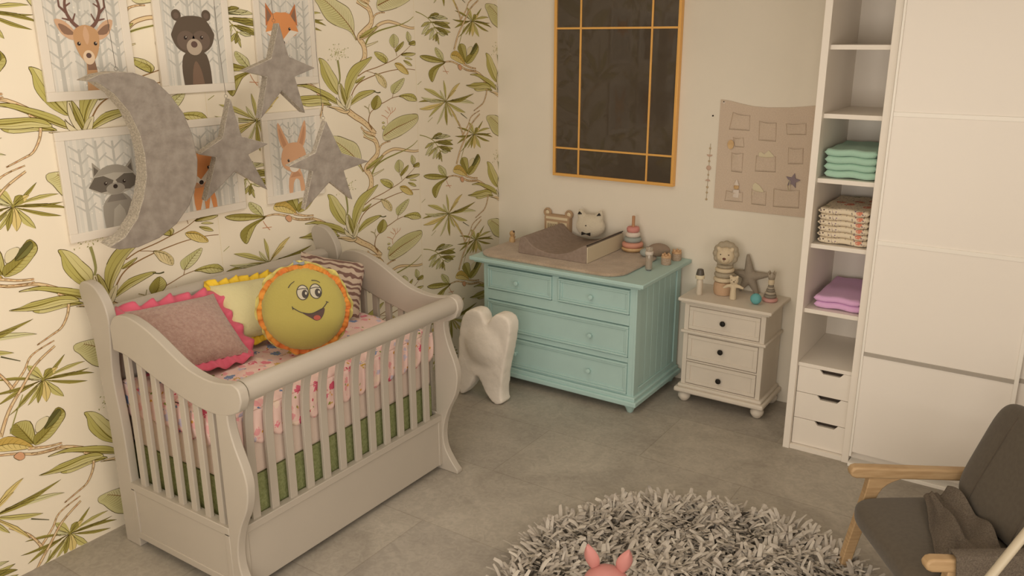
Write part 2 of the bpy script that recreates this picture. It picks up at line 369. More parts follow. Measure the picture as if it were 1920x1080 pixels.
WALL = [('S',[(1098,1732),(1146,1712),(1195,1686),(1214,1638),(1202,1596),(1145,1558),(1101,1524),(1129,1488),(1143,1450),(1136,1404),(1109,1374)],26,30,'trunk'),('S',[(1230,1632),(1249,1654),(1291,1666),(1332,1668)],8,3,'trunk'),('S',[(976,1879),(1034,1843),(1094,1811),(1149,1771),(1199,1726)],30,24,'trunk'),('S',[(1075,1781),(1107,1750),(1170,1729),(1199,1718)],6,16,'trunk'),('S',[(1090,1748),(1128,1720),(1180,1703)],5,14,'pale'),('S',[(1156,1476),(1203,1486),(1262,1502)],12,2,'pale'),('S',[(1103,1522),(1155,1532),(1226,1566),(1275,1598),(1353,1616),(1425,1608),(1486,1594),(1568,1580),(1633,1586),(1693,1610),(1735,1638)],17,9,'twig'),('S',[(1151,1486),(1189,1530),(1272,1562),(1393,1586),(1474,1600),(1551,1624),(1604,1654)],11,3,'strap'),('L',[(1100,1520),(1145,1552),(1192,1570),(1262,1590),(1225,1560),(1172,1534)],[(1103,1522),(1184,1552),(1244,1578)],'g',0,'h'),('L',[(1074,1506),(1039,1548),(992,1570),(920,1588),(855,1616),(818,1654),(791,1696),(769,1722),(781,1748),(876,1744),(952,1718),(1028,1684),(1059,1628),(1064,1584),(1061,1548)],[(1080,1510),(1041,1570),(986,1624),(927,1670),(859,1714),(815,1738)],'big',22,'h'),('L',[(1261,1706),(1286,1755),(1357,1794),(1453,1818),(1551,1821),(1613,1812),(1611,1774),(1546,1736),(1446,1699),(1349,1679),(1287,1676)],[(1271,1707),(1385,1746),(1482,1767),(1609,1795)],'big',22,'h'),('L',[(903,1208),(847,1236),(809,1276),(780,1328),(778,1382),(770,1414),(810,1404),(844,1376),(867,1344),(905,1294),(907,1256)],[(901,1214),(860,1262),(828,1318),(785,1408)],'g',0,'h'),('L',[(960,1922),(958,1998),(968,2055),(1006,2110),(1058,2146),(1145,2171),(1203,2183),(1148,2136),(1082,2088),(1044,2036),(1000,1977),(974,1921)],[(966,1929),(986,1997),(1047,2078),(1191,2177)],'g',0,'h'),('L',[(967,1906),(928,1962),(916,2008),(927,2041),(949,2014),(960,1987),(970,1944)],[(965,1914),(941,1980),(927,2038)],'d',0,'h'),('L',[(989,1909),(1014,1942),(1073,1981),(1166,1991),(1218,1983),(1164,1964),(1087,1941),(1029,1921)],[(995,1916),(1071,1958),(1206,1982)],'g',0,'h'),('S',[(1200,1983),(1235,1972),(1262,1973)],4,6,'dark'),('L',[(1050,2036),(1062,2055),(1132,2075),(1095,2046)],[(1052,2038),(1131,2073)],'g',0,'h'),('L',[(886,1965),(905,1941),(966,1887),(929,1901),(893,1923)],[(890,1957),(955,1896)],'pale',0,'h'),('L',[(808,1917),(870,1913),(923,1902),(954,1884),(990,1882),(964,1866),(910,1878),(859,1902)],[(823,1914),(911,1891),(965,1876)],'trunkf',0,'h'),('L',[(956,1907),(979,1952),(1011,1969),(1015,1957),(995,1904),(971,1887)],[(966,1899),(1004,1958)],'pale',0,'h'),('L',[(908,2039),(924,2034),(929,1970),(956,1907),(925,1924),(903,1982)],[(915,2031),(933,1954)],'pale',0,'h'),('S',[(914,1400),(921,1356),(924,1300),(913,1266)],12,9,'spike'),('R',(915,1442),[(890,1486),(932,1488),(978,1462),(1005,1466),(953,1418),(979,1414),(1001,1414),(856,1460),(841,1402),(874,1420),(903,1402),(893,1464),(950,1444),(864,1428),(931,1408)],5,'dots'),('S',[(1011,1967),(1048,2013),(1107,2047),(1219,2076),(1315,2092),(1408,2102),(1521,2103),(1612,2093)],6,3,'brown'),('S',[(1075,1304),(1139,1330),(1240,1350),(1318,1370),(1405,1394),(1470,1424),(1509,1444),(1568,1480)],5,2,'brown'),('S',[(1151,1330),(1191,1322),(1225,1312)],2,3,'brown'),('L',[(1318,1372),(1249,1404),(1223,1440),(1293,1432),(1341,1398)],[(1319,1374),(1315,1404),(1228,1438)],'g',6,'h'),('L',[(1400,1462),(1363,1492),(1368,1520),(1403,1544),(1444,1520),(1442,1488)],[(1401,1464),(1407,1508),(1403,1542)],'b',8,'h'),('S',[(1400,1462),(1420,1432),(1425,1412)],2,3,'brown'),('L',[(1417,1436),(1422,1464),(1493,1500),(1479,1468)],[(1421,1438),(1490,1496)],'d',4,'h'),('L',[(1543,1492),(1519,1524),(1531,1560),(1565,1532),(1565,1512)],[(1544,1494),(1534,1556)],'b',5,'h'),('L',[(1540,1484),(1576,1502),(1622,1500),(1620,1476),(1575,1476)],[(1543,1484),(1621,1488)],'d',0,'h'),('L',[(1463,1420),(1521,1432),(1614,1426),(1571,1412),(1507,1412)],[(1466,1420),(1533,1428),(1611,1426)],'g',0,'h'),('L',[(1500,1400),(1532,1404),(1573,1388),(1538,1390)],[],'g',0,'h'),('L',[(1486,1386),(1537,1376),(1568,1350),(1523,1358)],[(1489,1384),(1565,1354)],'g',0,'h'),('L',[(1404,1370),(1460,1368),(1518,1326),(1529,1298),(1475,1308),(1421,1340)],[(1407,1368),(1478,1348),(1526,1302)],'y',8,'h'),('L',[(1220,2089),(1278,2073),(1320,2032),(1312,1995),(1256,2025),(1232,2059)],[(1222,2087),(1288,2053),(1309,1998)],'tan',7,'h'),('L',[(1373,1957),(1355,1998),(1390,2021),(1483,2049),(1481,2021),(1437,1978)],[(1374,1959),(1420,2003),(1480,2045)],'b',8,'h'),('L',[(1429,1941),(1493,1952),(1571,1944),(1612,1901),(1523,1905),(1466,1929)],[(1432,1941),(1525,1936),(1605,1904)],'g',7,'h'),('L',[(1192,1873),(1171,1909),(1194,1939),(1237,1956),(1267,1914),(1244,1884)],[(1195,1875),(1221,1905),(1236,1952)],'d',9,'h'),('S',[(1429,1941),(1366,1933),(1309,1916),(1260,1903)],3,4,'brown'),('S',[(1192,1873),(1161,1854),(1143,1807),(1156,1778),(1172,1757)],3,9,'brown'),('S',[(1366,1933),(1377,1961)],3,3,'brown'),('S',[(1156,1854),(1146,1882),(1113,1900)],2,1,'pale'),('S',[(1149,1878),(1160,1909)],1,1,'pale'),('S',[(1315,1777),(1314,1810),(1344,1840),(1334,1878)],3,3,'rust'),('S',[(1341,1836),(1386,1858),(1393,1872)],3,3,'rust'),('S',[(1314,1808),(1291,1824),(1261,1835)],3,3,'rust'),('S',[(1329,1841),(1294,1864)],3,2,'rust'),('S',[(1336,1857),(1316,1885)],3,2,'rust'),('S',[(1360,1849),(1362,1876)],2,2,'rust'),('L',[(1259,1757),(1275,1772),(1292,1758),(1276,1747)],[],'g',0,'h'),('L',[(1261,1790),(1277,1794),(1288,1785),(1270,1783)],[],'g',0,'h'),('R',(300,1879),[(280,2020),(462,1993),(617,1913),(622,1843),(516,1790),(445,1697),(306,1717),(198,1734),(113,1787),(19,1848),(15,1893),(41,1922),(73,1976),(414,1948),(547,1892),(239,1957),(367,1768)],11,'ros'),('S',[(462,1789),(536,1746)],5,2,'dark'),('S',[(105,1757),(156,1784)],3,3,'strap'),('S',[(13,2002),(52,2022)],3,3,'strap'),('S',[(16,1680),(85,1662),(155,1630),(207,1578),(245,1512)],5,3,'strap'),('R',(143,1644),[(199,1670),(254,1668),(306,1656),(343,1640)],11,'fern'),('R',(166,1618),[(365,1614),(370,1580),(64,1588),(67,1542)],13,'fern'),('R',(201,1586),[(369,1556),(343,1536),(96,1532),(143,1508)],13,'fern'),('R',(227,1552),[(179,1504),(209,1496),(243,1476),(311,1534)],10,'fern'),('S',[(689,1768),(592,1708),(522,1626),(453,1542),(403,1442)],5,11,'trunk'),('S',[(368,1792),(433,1730),(465,1679),(484,1636)],4,9,'trunk'),('S',[(521,1596),(479,1518),(443,1442)],3,5,'strap'),('L',[(304,1364),(285,1372),(205,1396),(108,1412),(42,1408),(94,1380),(191,1364)],[(297,1366),(167,1386),(54,1406)],'d',7,'h'),('L',[(304,1360),(202,1344),(140,1318),(128,1282),(163,1240),(202,1286),(239,1330)],[(297,1358),(189,1318),(161,1250)],'d',8,'h'),('L',[(285,1372),(223,1400),(198,1438),(210,1460),(271,1428),(287,1398)],[(281,1376),(243,1422),(210,1456)],'b',5,'h'),('S',[(285,1364),(368,1366),(446,1344),(539,1306),(663,1286),(777,1224)],4,12,'trunk'),('S',[(284,1344),(302,1314),(326,1286)],3,4,'rust'),('S',[(276,1306),(340,1300)],3,3,'rust'),('L',[(904,1929),(865,1973),(805,2003),(731,2028),(673,2046),(609,2048),(580,2043),(661,2030),(733,1999),(816,1957),(882,1927)],[(888,1932),(802,1973),(704,2015),(619,2045)],'g',0,'h'),('L',[(845,1922),(810,1945),(766,1966),(700,1967),(666,1972),(635,1961),(623,1944),(666,1926),(762,1927)],[(834,1924),(748,1945),(653,1945)],'g',0,'h'),('S',[(738,1995),(762,1979),(773,1967)],6,7,'trunk'),('S',[(650,1300),(609,1296),(552,1307),(510,1314)],3,6,'trunk'),('L',[(527,1974),(572,1976),(618,1986),(671,1986),(741,1984),(795,1972),(823,1950),(821,1938),(750,1942),(672,1942),(597,1954)],[(535,1974),(637,1966),(739,1968),(816,1946)],'g',0,'h'),('S',[(778,1938),(765,1892),(731,1842),(683,1820),(615,1794)],9,2,'trunk'),('S',[(691,1792),(617,1770),(575,1746),(548,1702),(512,1664),(468,1622)],2,9,'trunk'),('R',(614,1632),[(726,1717),(810,1655),(824,1618),(844,1587),(808,1560),(451,1523),(415,1583),(393,1638),(421,1694),(534,1539),(482,1535)],7,'dros'),('R',(617,1634),[(692,1525),(613,1527),(577,1534),(557,1683),(560,1716),(687,1668),(660,1672)],16,'ros'),('L',[(530,1356),(494,1390),(444,1446),(473,1480),(530,1466),(541,1398)],[(529,1360),(499,1424),(476,1474)],'d',9,'h'),('L',[(535,1348),(536,1390),(587,1420),(647,1482),(675,1470),(685,1440),(665,1410),(603,1358)],[(538,1354),(600,1392),(672,1450)],'d',9,'h'),('L',[(585,1406),(611,1450),(655,1478),(668,1456),(638,1420)],[(590,1410),(660,1464)],'dk',0,'h'),('L',[(546,1422),(560,1452),(599,1462),(611,1450),(583,1416),(552,1402)],[],'pale',0,'h'),('L',[(363,1394),(384,1428),(431,1434),(480,1404),(523,1352),(510,1344),(434,1364)],[(373,1408),(440,1396),(511,1352)],'y',6,'h'),('S',[(503,1346),(541,1334),(588,1320),(648,1312)],9,5,'trunk'),('L',[(439,1334),(463,1346),(482,1332),(482,1310),(460,1308)],[],'rustf',0,'h')]
wallpaper()

# ---------------------------------------------------------------- common materials
white = mat('white_lacquer', 'e8dfd2', rough=.42, var=.015, scale=3)
cribw = mat('crib_white_paint', 'b9b0a4', rough=.4, var=.015, scale=4)
wood = mat('pale_beech', 'bd9f79', rough=.5, h2='ad8e68', scale=5, stretch=(2, 2, 18))
toywood = mat('toy_wood', 'd9b98c', rough=.6, h2='c5a172', scale=20)
black = mat('black_plastic', '1c1814', rough=.4)
gold = mat('brushed_gold', 'f0b968', rough=.35, metal=.25, spec=.6)
mint = mat('mint_paint', 'b4d2cf', rough=.5, var=.03, scale=3)
mintd = mat('mint_towel', 'b4dcc8', rough=.95, bump=.5, bscale=300, sheen=.3)
lilac = mat('lilac_towel', 'eebcea', rough=.95, bump=.5, bscale=300, sheen=.3)

# ---------------------------------------------------------------- framed animal prints
A = {k: flat('art_'+k, v) for k, v in dict(bg='e0dad0', tr='cfccc4', tr2='d6d2c9', tr3='bfbcb4', ch='c0bdb5', dot='ebe5da', deer='c39a72', deerl='cfa98a', deerd='8f705c', ant='77584e',
    muz='dfc6aa', brown='63564a', brown2='716156', brownl='7f6858', beige='b5a594', nose='66504a', eye='3a302b', org='dd9660', orgd='c47a4c', orgl='e0a882', wht='e6ddd0', rab='d8a985', rabd='c49472',
    rac='9c958a', racd='6a6259', racl='b3aca0', grey='857d74').items()}
def print_bg(P, w, h, seed):
    r = random.Random(seed)
    P.poly([(0, 0), (w, 0), (w, h), (0, h)], A['bg'], 0)
    for i in range(15):
        x = r.uniform(.0, w-.02); t = r.choice((.008, .014, .02)); P.poly([(x, 0), (x+t, 0), (x+t, h), (x, h)], A[r.choice(('tr', 'tr2', 'tr2'))], 1+i*.05)
    for i, x in enumerate((w*.16, w*.42, w*.66, w*.9)):
        x += r.uniform(-.01, .01)
        P.stroke([(x, -0.0), (x, h*r.uniform(.85, 1))], .019, .010, A['tr3'], 3)
        n = 6
        for k in range(n):
            z = h*(.2+.8*k/n)+r.uniform(-.01, .01)
            for sg in (1, -1):
                e = x+sg*.045; e = min(max(e, 0), w)
                if z+.03 < h: P.stroke([(x, z), (e, z+.035*abs(e-x)/.045)], .009, .006, A['ch'], 3.5+.1*sg)
    for i in range(40): P.disc(r.uniform(.01, w-.01), r.uniform(.02, h-.01), *(2*[r.uniform(.0018, .0042)]), A['dot'], 5)
def el(P, cx, cy, rx, ry, m, lv, n=26, rot=0): P.disc(cx, cy, rx, ry, m, lv, n, rot)
def eyes(P, x1, x2, y, r=.008, lv=12):
    for x in (x1, x2): el(P, x, y, r, r, A['eye'], lv); el(P, x+r*.35, y+r*.35, r*.3, r*.3, A['wht'], lv+.5)
def art_deer(P, w, h):
    x = w*.5; z = .195
    P.poly([(x-.025, 0), (x+.04, 0), (x+.022, .14), (x-.012, .14)], A['deer'], 6); P.poly([(x-.012, .085), (x+.03, .085), (x+.022, .14), (x-.012, .14)], A['deerd'], 6.5)
    for s in (1, -1):
        P.poly(crom([(x+s*.04, .235), (x+s*.085, .285), (x+s*.13, .292), (x+s*.105, .235), (x+s*.06, .21)], 3, True), A['deerl'], 7)
        P.poly(crom([(x+s*.05, .235), (x+s*.085, .268), (x+s*.115, .275), (x+s*.095, .235)], 3, True), A['deerd'], 7.4)
        P.stroke(crom([(x+s*.022, .255), (x+s*.055, .285), (x+s*.075, .33), (x+s*.07, .375), (x+s*.045, .398)], 3), .017, .008, A['ant'], 8)
        P.stroke([(x+s*.06, .29), (x+s*.095, .298)], .009, .005, A['ant'], 8.1); P.stroke([(x+s*.052, .283), (x+s*.035, .318)], .009, .005, A['ant'], 8.2)
        P.stroke([(x+s*.073, .32), (x+s*.1, .345), (x+s*.1, .39)], .012, .006, A['ant'], 8.3); P.stroke([(x+s*.074, .345), (x+s*.05, .36)], .008, .005, A['ant'], 8.4)
    P.poly(crom([(x-.05, .25), (x, .272), (x+.05, .25), (x+.056, .2), (x+.035, .14), (x, .112), (x-.035, .14), (x-.056, .2)], 4, True), A['deer'], 9)
    P.poly(crom([(x, .268), (x+.014, .23), (x, .19), (x-.014, .23)], 3, True), A['deerl'], 9.5)
    el(P, x, .138, .026, .03, A['muz'], 10); el(P, x, .146, .012, .011, A['nose'], 11); eyes(P, x-.037, x+.037, .195)
def art_bear(P, w, h):
    x = w*.48
    P.poly(crom([(x-.075, 0), (x-.078, .09), (x-.05, .15), (x+.05, .15), (x+.078, .09), (x+.082, 0)], 3, False), A['brown'], 6)
    P.poly(crom([(x-.03, 0), (x-.02, .07), (x, .11), (x+.025, .07), (x+.038, 0)], 3, False), A['brownl'], 6.5)
    for s in (1, -1): el(P, x+s*.083, .32, .026, .026, A['brown'], 7); el(P, x+s*.083, .318, .014, .014, A['brown2'], 7.3)
    P.poly(crom([(x-.07, .305), (x, .318), (x+.07, .305), (x+.112, .25), (x+.118, .22), (x+.085, .165), (x, .135), (x-.085, .165), (x-.118, .22), (x-.112, .25)], 4, True), A['brown'], 8)
    for s in (1, -1): el(P, x+s*.042, .205, .05, .045, A['brown2'], 8.5)
    el(P, x, .175, .043, .038, A['beige'], 9); el(P, x, .187, .018, .015, A['nose'], 10); eyes(P, x-.045, x+.045, .218, .009)
def art_fox(P, w, h, x=None, body=True, z=0):
    x = x or w*.42
    if body:
        P.poly(crom([(x-.045, 0), (x-.05, .08), (x-.02, .14), (x+.03, .14), (x+.07, .08), (x+.08, 0), (x+.055, 0), (x+.045, .06), (x+.03, 0), (x+.01, 0), (x+.005, .07), (x-.02, 0)], 2, True), A['org'], 6)
        P.poly([(x-.06, .11), (x+.03, .11), (x, .16), (x-.05, .16)], A['rabd'], 6.5)
    for s in (1, -1):
        P.poly([(x+s*.04, .26+z), (x+s*.1, .335+z), (x+s*.108, .22+z)], A['orgd'], 7); P.poly([(x+s*.06, .26+z), (x+s*.096, .315+z), (x+s*.1, .24+z)], A['deerd'], 7.3)
    P.poly(crom([(x-.06, .28+z), (x, .288+z), (x+.06, .28+z), (x+.112, .19+z), (x+.05, .16+z), (x, .12+z), (x-.05, .16+z), (x-.112, .19+z)], 2, True), A['org'], 8)
    for s in (1, -1): P.poly([(x+s*.112, .19+z), (x+s*.055, .2+z), (x, .15+z), (x, .12+z), (x+s*.05, .155+z)], A['wht'], 8.5)
    el(P, x, .135+z, .013, .011, A['eye'], 9.5); eyes(P, x-.05, x+.05, .205+z)
def art_fox_head(P, w, h):
    art_fox(P, w, h, z=.045, body=False); 
def art_rabbit(P, w, h):
    x = w*.49
    P.poly(crom([(x-.05, 0), (x-.045, .08), (x-.005, .13), (x+.04, .12), (x+.06, .06), (x+.065, 0), (x+.035, 0), (x+.03, .06), (x+.005, .075), (x-.015, .05), (x-.025, 0)], 2, True), A['rab'], 6)
    P.poly([(x-.035, .085), (x+.045, .085), (x+.01, .13)], A['rabd'], 6.4)
    for s in (1, -1):
        P.poly(crom([(x+s*.025, .25), (x+s*.05, .31), (x+s*.095, .39), (x+s*.1, .32), (x+s*.075, .25)], 3, True), A['rab'], 7)
        P.poly(crom([(x+s*.04, .25), (x+s*.06, .3), (x+s*.09, .36), (x+s*.088, .31), (x+s*.065, .25)], 3, True), A['rabd'], 7.3)
    P.poly(crom([(x-.06, .26), (x, .275), (x+.06, .26), (x+.09, .2), (x+.075, .145), (x, .11), (x-.075, .145), (x-.09, .2)], 3, True), A['rab'], 8)
    el(P, x, .14, .035, .028, A['wht'], 8.5); el(P, x, .15, .01, .009, A['nose'], 9); eyes(P, x-.04, x+.04, .18)
def art_raccoon(P, w, h):
    x = w*.6
    P.poly(crom([(x-.07, 0), (x-.07, .1), (x-.02, .15), (x+.03, .15), (x+.075, .1), (x+.08, 0)], 3, False), A['rac'], 6); P.poly([(x-.035, 0), (x-.02, .08), (x+.01, .1), (x+.03, .07), (x+.04, 0)], A['racl'], 6.4)
    P.poly([(x-.05, .115), (x+.05, .115), (x+.02, .16), (x-.015, .16)], A['grey'], 6.6)
    for i in range(6): el(P, x+.105+.004*i, .03+.025*i, .026, .02, A['racd' if i % 2 else 'rac'], 6+.2*i)
    for s in (1, -1):
        P.poly([(x+s*.045, .25), (x+s*.095, .3), (x+s*.1, .215)], A['rac'], 7); P.poly([(x+s*.058, .25), (x+s*.09, .28), (x+s*.094, .225)], A['racd'], 7.3)
    P.poly(crom([(x-.07, .26), (x, .278), (x+.07, .26), (x+.125, .19), (x+.06, .155), (x, .145), (x-.06, .155), (x-.125, .19)], 2, True), A['racl'], 8)
    P.poly(crom([(x-.09, .235), (x, .245), (x+.09, .235), (x+.05, .27), (x, .28), (x-.05, .27)], 2, True), A['rac'], 8.2)
    for s in (1, -1): P.poly([(x+s*.005, .21), (x+s*.05, .235), (x+s*.093, .232), (x+s*.125, .19), (x+s*.07, .162), (x+s*.03, .165)], A['racd'], 8.5)
    el(P, x, .172, .045, .026, A['rac'], 9); el(P, x, .182, .011, .01, A['eye'], 10); eyes(P, x-.045, x+.045, .2, .008)
framew = mat('white_picture_frame', 'e6ddd0', rough=.5)
def picture(y0, z0, seed, art, label, w=.415, h=.482):
    fr = .038
    root = empty('framed_print', (0, y0, z0), 0, label, 'picture', 'animal prints on the wallpaper')
    mb = MB(); X = .016
    box(mb, .002, X, 0, w, 0, fr, framew); box(mb, .002, X, 0, w, h-fr, h, framew); box(mb, .002, X, 0, fr, fr, h-fr, framew); box(mb, .002, X, w-fr, w, fr, h-fr, framew)
    mb.build('picture_frame', root, bevel=.002)
    iw, ih = w-2*fr, h-2*fr
    P = Pat(lambda u, v, l: (.011+l, fr+u, fr+v), .0002, (0, iw, 0, ih)); print_bg(P, iw, ih, seed); art(P, iw, ih)
    mb = P.mb; box(mb, .003, .0108, fr, w-fr, fr, h-fr, A['bg'])
    mb.build('art_print', root, smooth=False)
    g = MB(); box(g, .0165, .018, fr, w-fr, fr, h-fr, mat('picture_glass', 'ffffff', rough=.08, trans=1, spec=.3)); 
    return root
picture(-3.305, 2.042, 1, art_deer, 'white framed print of an antlered deer head, top left above the moon')
picture(-2.763, 2.042, 2, art_bear, 'white framed print of a dark brown bear, in the middle of the top row')
picture(-2.19, 2.052, 3, art_fox_head, 'white framed print of an orange fox head, behind the highest star')
picture(-3.3, 1.433, 4, art_raccoon, 'white framed print of a grey raccoon, left of the hanging moon')
picture(-2.763, 1.434, 5, lambda P, w, h: art_fox(P, w, h, x=.12), 'white framed print of a standing orange fox, between moon and leftmost star')
picture(-2.2, 1.43, 6, art_rabbit, 'white framed print of an orange long-eared rabbit, below the fox head')

# ---------------------------------------------------------------- hanging felt moon and stars
felt = mat('grey_felt_face', '938a80', rough=.95, h2='81776e', scale=22, bump=.35, bscale=90, detail=8)
felts = mat('lit_felt_edge', 'ddd4c7', rough=.95, h2='b3a99c', scale=60, bump=.8, bscale=150, stretch=(1, 1, 3))
wirem = mat('dark_thread', '5a5046', rough=.6)
def hanging(name, O, n, pts, th, label, cat, group, top, k=1):
    a = math.atan2(n[1], n[0])
    root = empty(name, O, a-PI/2+PI, label, cat, group)   # local -Y faces the room, local X runs along the shape
    # outline s axis is (-n.y, n.x): with this rotation local +X -> world s
    root.rotation_euler.z = a+PI/2
    mb = MB(); P_ = [(x*k, z*k) for x, z in pts]
    prism(mb, P_, 0, th, felt)
    # side faces get the fibre edge, side light put into its paler colour
    for i, f in enumerate(mb.f):
        if len(f) == 4: mb.m[i] = mb.mi(felts)
    mb.build('felt_body', root, bevel=.004, seg=2, angle=30)
    w = MB(); hx, hz = top
    torus(w, (hx*k, 0, hz*k+.01), .008, .0008, wirem, T(0, th*.5, 0) @ T(hx*k, 0, hz*k+.01) @ T(rx=PI/2) @ T(-hx*k, 0, -hz*k-.01), 12, 6)
    L = RZ-O[2]-.001
    tube(w, [(hx*k, th*.5, hz*k+.016), (hx*k-.004, th*.5, hz*k+.1), (hx*k-.012, th*.5, hz*k+.3), (hx*k-.014, th*.5, L)], .0011, wirem, n=5)
    w.build('hanging_thread', root)
    return root
STARG = 'felt stars hanging over the crib'
nn = (.929, -.3697)
hanging('star_ornament', (.322, -2.32, 2.149), nn, [(.016, .217), (.052, .059), (.184, .002), (.075, -.037), (.116, -.217), (.005, -.102), (-.113, -.234), (-.062, -.033), (-.173, -.005), (-.035, .051)], .085, 'grey felt star hanging highest, in front of the fox head print', 'star', STARG, (.005, .217))
hanging('star_ornament', (.219, -2.548, 1.779), nn, [(.004, .24), (.041, .058), (.169, .014), (.065, -.031), (.146, -.214), (-.007, -.106), (-.161, -.241), (-.089, -.032), (-.168, -.013), (-.052, .055)], .085, 'grey felt star hanging nearest to the moon, right beside it', 'star', STARG, (-.005, .24))
hanging('star_ornament', (.647, -2.342, 1.723), nn, [(-.003, .198), (.067, .039), (.208, -.011), (.072, -.045), (.109, -.193), (-.003, -.093), (-.14, -.217), (-.086, -.034), (-.204, -.002), (-.067, .05)], .055, 'grey felt star hanging furthest right and lowest, in front of the rabbit print', 'star', STARG, (-.006, .198))
MOON = [(-.276, .368), (-.218, .393), (-.15, .403), (-.07, .398), (.02, .362), (.084, .293), (.137, .205), (.168, .098), (.179, -.017), (.165, -.119), (.115, -.23), (.044, -.311), (-.044, -.366), (-.147, -.395), (-.231, -.392), (-.275, -.374), (-.2, -.338), (-.135, -.26), (-.094, -.164), (-.069, -.067), (-.065, .031), (-.076, .129), (-.109, .227), (-.163, .307), (-.227, .36)]
hanging('moon_ornament', (.271, -2.99, 1.783), (.9707, -.2402), MOON, .13, 'large grey felt crescent moon hanging left of the stars', 'moon', None, (-.12, .403), .942)

# ---------------------------------------------------------------- the crib
crib = empty('crib', (.6, -2.6, 0), 0, 'white sleigh crib with slatted sides standing against the leafy wallpaper', 'crib')
OX = T(-.6, 2.6, 0)
def cpart(name, mb, **k): return mb.build(name, crib, **k)
TOPC = [(.25, 1.1), (.29, 1.15), (.36, 1.167), (.43, 1.162), (.52, 1.136), (.6, 1.1), (.69, 1.054), (.77, 1.02), (.85, 1.003), (.93, .998), (1.01, 1.008), (1.05, 1.014), (1.086, .995), (1.095, .95)]
BOTC = [(1.075, .905), (1.02, .875), (.94, .858), (.85, .858), (.76, .87), (.67, .89), (.57, .915), (.48, .942), (.4, .967), (.334, .985), (.25, .99)]
FRONTP = crom([(1.035, .96), (1.005, .9), (1.0, .83), (1.022, .745), (1.062, .65), (1.078, .57), (1.06, .47), (1.01, .37), (.98, .28), (.972, .2), (.985, .13), (1.03, .06), (1.066, .02)], 3)+[(1.066, 0), (.92, 0), (.925, .3), (.925, .96)]
BACKP = crom([(.24, .3), (.236, .6), (.215, .85), (.236, 1.02), (.246, 1.12), (.226, 1.2), (.17, 1.262), (.1, 1.278), (.06, 1.262), (.046, 1.22), (.07, 1.15), (.1, 1.05), (.108, .92), (.112, .8), (.128, .6), (.13, .3)], 3)+[(.13, 0), (.24, 0)]
for y0, y1 in ((-3.315, -3.272), (-1.942, -1.899)):
    mb = MB(); prism(mb, FRONTP, y0, y1, cribw, OX); cpart('front_post', mb, bevel=.005)
    mb = MB(); prism(mb, BACKP, y0, y1, cribw, OX); cpart('back_post', mb, bevel=.005)
    m_ = (y0+y1)/2
    mb = MB(); prism(mb, crom(TOPC, 3)+crom(BOTC, 3), m_-.022, m_+.022, cribw, OX); cpart('end_rail', mb, bevel=.005)
    for k in range(7):
        x = .318+k*.0925
        zt = 1.0-.13*min(1, max(0, (x-.33)/.5))+.01
        mb = MB(); box(mb, x-.0185, x+.0185, m_-.01, m_+.01, .32, zt, cribw, OX); cpart('slat', mb, bevel=.003)
    mb = MB(); box(mb, .235, .93, m_-.019, m_+.019, .05, .33, cribw, OX)
    box(mb, .235, .93, m_-.024, m_+.024, .3, .34, cribw, OX); box(mb, .235, .93, m_-.024, m_+.024, .05, .085, cribw, OX)
    box(mb, .235, .262, m_-.024, m_+.024, .08, .31, cribw, OX); box(mb, .9, .93, m_-.024, m_+.024, .08, .31, cribw, OX)
    cpart('end_panel', mb, bevel=.003)
mb = MB()
lathe(mb, [(.001, .07), (.047, .07), (.047, 1.40), (.044, 1.415), (.05, 1.425), (.05, 1.445), (.046, 1.454), (.038, 1.46), (.001, 1.46)], cribw, OX @ T(1.04, -3.337, .966, rx=-PI/2), 32)
box(mb, .985, 1.02, -3.29, -1.93, .9, .95, cribw, OX)
cpart('front_top_rail', mb)
for k in range(12):
    y = -3.182+k*.1036
    mb = MB(); prism(mb, crom([(.951, .31), (.951, .5), (.953, .7), (.965, .82), (.995, .92)], 3)+crom([(.975, .925), (.947, .82), (.936, .7), (.935, .5), (.935, .31)], 3), y-.0205, y+.0205, cribw, OX); cpart('slat', mb, bevel=.002)
mb = MB(); box(mb, .925, .965, -3.275, -1.94, .295, .33, cribw, OX); box(mb, .935, .957, -3.275, -1.94, .03, .3, cribw, OX)
box(mb, .937, .962, -1.965, -1.94, .03, .3, cribw, OX); box(mb, .937, .962, -3.275, -3.245, .03, .3, cribw, OX)
cpart('front_panel', mb, bevel=.003)
mb = MB(); prism(mb, [(.13, .1), (.165, .1), (.165, 1.0), (.178, 1.08), (.172, 1.125), (.15, 1.145), (.12, 1.15), (.1, 1.135), (.12, 1.1), (.13, 1.0)], -3.275, -1.94, cribw, OX); cpart('back_board', mb, bevel=.004)
mb = MB(); box(mb, .17, .93, -3.27, -1.945, .27, .31, cribw, OX); cpart('mattress_base', mb)

green = mat('green_foam', '9aa070', rough=1, h2='858d5c', scale=90, bump=.6, bscale=200)
mb = MB(); box(mb, .185, .915, -3.25, -1.96, .311, .5, green)
tag(mb.build('foam_base', bevel=.006), 'speckled green foam block under the white mattress in the crib', 'foam block')
mw = mat('white_mattress_cloth', 'dcc9bd', rough=.9, bump=.15, bscale=60)
mb = MB()
grid(mb, lambda u, v: (0, 0, 0), 1, 1, mw) if False else None
box(mb, .185, .915, -3.25, -1.96, .501, .795, mw); tag(mb.build('crib_mattress', bevel=.02, seg=3), 'thick white crib mattress under the floral quilt', 'mattress')

